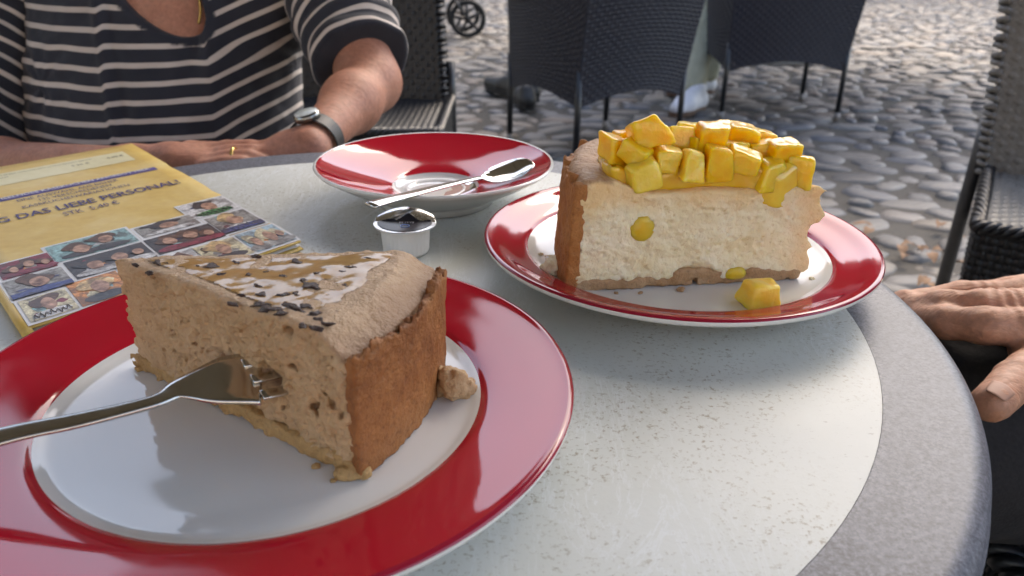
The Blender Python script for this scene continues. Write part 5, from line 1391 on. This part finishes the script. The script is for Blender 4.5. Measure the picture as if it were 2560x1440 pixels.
M_JEAN = simple('black_trousers', (.010, .010, .012), .9, (.019, .019, .022), 420, .5, .001)
tro = []
for (yy, zz, r_) in ((.468, .598, .068), (.56, .545, .066)):
    hp, kn, an = np.array([.80, yy + .0, .575]), np.array([.17, yy - .01, zz]), np.array([.19, yy, .10])
    tro += [('c', hp, kn, .088, r_, .04), ('c', kn, an, r_ * .95, .05, .03)]
Ft = build(tro + [('e', (.80, .5, .60), (.13, .17, .11), .05)], np.array([.06, .28, .06]), np.array([1.0, .75, .76]), .006, disp=lambda P_: .004 * fbm(P_, 16, 3, 511) + .0014 * fbm(P_, 70, 2, 515))
V, Q = meshed(Ft, 1); mesh_obj('trousers', V - O2, Q, M_JEAN, p2)
for yy in (.46, .56): shoe('shoe', (.23, yy - .0, .0), (-.04, yy, .0), .095, .09, M_SHOEB, M_SOLEB, p2).location = Vector(-O2)
Fq = build([(p_[0], np.array(p_[1]), np.array(p_[2]) if p_[0] == 'c' else p_[2], *([p_[3] + .012, p_[4] + .012, p_[5]] if p_[0] == 'c' else [p_[3]])) for p_ in [tors2[0], tors2[1], arm2[2], tors2[3]]], np.array([.5, .25, .5]), np.array([1.0, .8, 1.12]), .01)
V, Q = meshed(Fq, 1); mesh_obj('shirt', V - O2, Q, simple('grey_shirt', (.2, .2, .22), .9), p2)
Fh = build([('e', (.755, .5, 1.31), (.095, .084, .09), .02)], (.6, .36, 1.18), (.9, .64, 1.46), .007); V, Q = meshed(Fh, 1); mesh_obj('hair', V - O2, Q, M_HAIR, p2)

# ---- person 3: light trousers and white shoes, seated beyond the tub chairs
M_KHAKI = simple('khaki_trousers', (.30, .31, .235), .9, (.37, .38, .30), 30, .5, .006)
kn3 = A(aty(1776, 8, 4.62)); an3 = A(aty(1733, 238, 4.42)); O3 = np.array([kn3[0], kn3[1], 0.])
p3 = empty('person', O3); tag(p3, 'seated person in khaki trousers and white shoes between the two black armchairs', 'person')
hip3 = kn3 + np.array([.40, .34, .02]); kn3b = kn3 + np.array([.12, .26, 0]); an3b = np.array([kn3b[0] - .02, kn3b[1] + .02, .12])
an3[2] = max(an3[2], .13)
Fk = build([('c', hip3, kn3, .10, .078, .04), ('c', kn3 + np.array([-.0, 0, -.01]), an3, .072, .062, .03), ('c', hip3 + np.array([.0, .16, 0]), kn3b, .10, .075, .04), ('c', kn3b, an3b, .07, .06, .03), ('e', hip3 + np.array([.06, .08, .02]), (.16, .18, .14), .05)], np.array([.55, 4.1, .04]), np.array([2.1, 5.6, .95]), .011, disp=lambda P_: .008 * fbm(P_, 9, 3, 601))
V, Q = meshed(Fk, 1); mesh_obj('trousers', V - O3, Q, M_KHAKI, p3)
t3 = A(atz(1648, 305, 0.0)); he3 = np.array([an3[0] + .05, an3[1] + .02, 0.]); dr3 = (t3 - he3); dr3[2] = 0; dr3 = dr3 / np.linalg.norm(dr3) * .31
shoe('shoe', he3, he3 + dr3, .115, .115, M_SHOEW, M_SOLE, p3).location = Vector(-O3)
shoe('shoe', an3b * np.array([1, 1, 0]) + np.array([.04, .03, 0]), an3b * np.array([1, 1, 0]) + np.array([-.26, -.1, 0]), .11, .11, M_SHOEW, M_SOLE, p3).location = Vector(-O3)
up3 = hip3 + np.array([.08, .08, 0])
Fb3 = build([('e', up3 + np.array([0, 0, .22]), (.13, .19, .22), .05), ('e', up3 + np.array([0, 0, .42]), (.12, .20, .16), .05), ('c', up3 + np.array([0, 0, .55]), up3 + np.array([0, 0, .66]), .06, .055, .03), ('c', up3 + np.array([0, -.2, .5]), up3 + np.array([-.1, -.24, .22]), .06, .045, .03), ('c', up3 + np.array([-.1, -.24, .22]), up3 + np.array([-.3, -.16, .16]), .043, .03, .03), ('c', up3 + np.array([0, .2, .5]), up3 + np.array([-.1, .24, .22]), .06, .045, .03), ('c', up3 + np.array([-.1, .24, .22]), up3 + np.array([-.3, .16, .16]), .043, .03, .03)] + head_prims(up3 + np.array([0, 0, .78]), (-1, 0), 1.0), up3 - np.array([.45, .4, .1]), up3 + np.array([.3, .4, 1.0]), .014)
V, Q = meshed(Fb3, 1); mesh_obj('body', V - O3, Q, simple('plain_sweater', (.25, .22, .2), .9), p3)

# a few dry leaves and twigs caught between the stones
M_LEAF = simple('dry_leaf', (.14, .075, .04), .8, (.24, .14, .075), 60)
for i, (px, py) in enumerate(((2155, 560), (2170, 575), (2270, 610), (2290, 618), (2310, 622), (2255, 622), (2330, 640), (2395, 590), (2350, 560), (2310, 700), (2325, 715), (2405, 660), (2260, 640), (2345, 625))):
    q = atz(px, py, .03); l_ = rnd.uniform(.018, .035); bm = bmesh.new(); n_ = 7; L_, R_ = [], []
    mid = [bm.verts.new(((k / n_ - .5) * 2 * l_, 0, .012 * math.sin(3 * k / n_))) for k in range(n_ + 1)]
    for sg in (1, -1):
        e_ = [bm.verts.new(((k / n_ - .5) * 2 * l_, sg * l_ * .55 * math.sin(math.pi * k / n_), .012 * math.sin(3 * k / n_) + .008 * rnd.random())) for k in range(1, n_)]
        e_ = [mid[0]] + e_ + [mid[-1]]
        for k in range(n_):
            f_ = [mid[k], mid[k + 1], e_[k + 1], e_[k]]; f_ = list(dict.fromkeys(f_))
            if len(f_) > 2: bm.faces.new(f_)
    o = bm_obj('dry_leaf', bm, M_LEAF, None, True); o.location = (q.x, q.y, .022); o.rotation_euler = (rnd.uniform(-.3, .3), rnd.uniform(-.3, .3), rnd.uniform(0, 6.28))
    tag(o, 'curled brown dry leaf lying between the cobbles past the table edge', 'leaf', 'dry leaves on the cobbles')
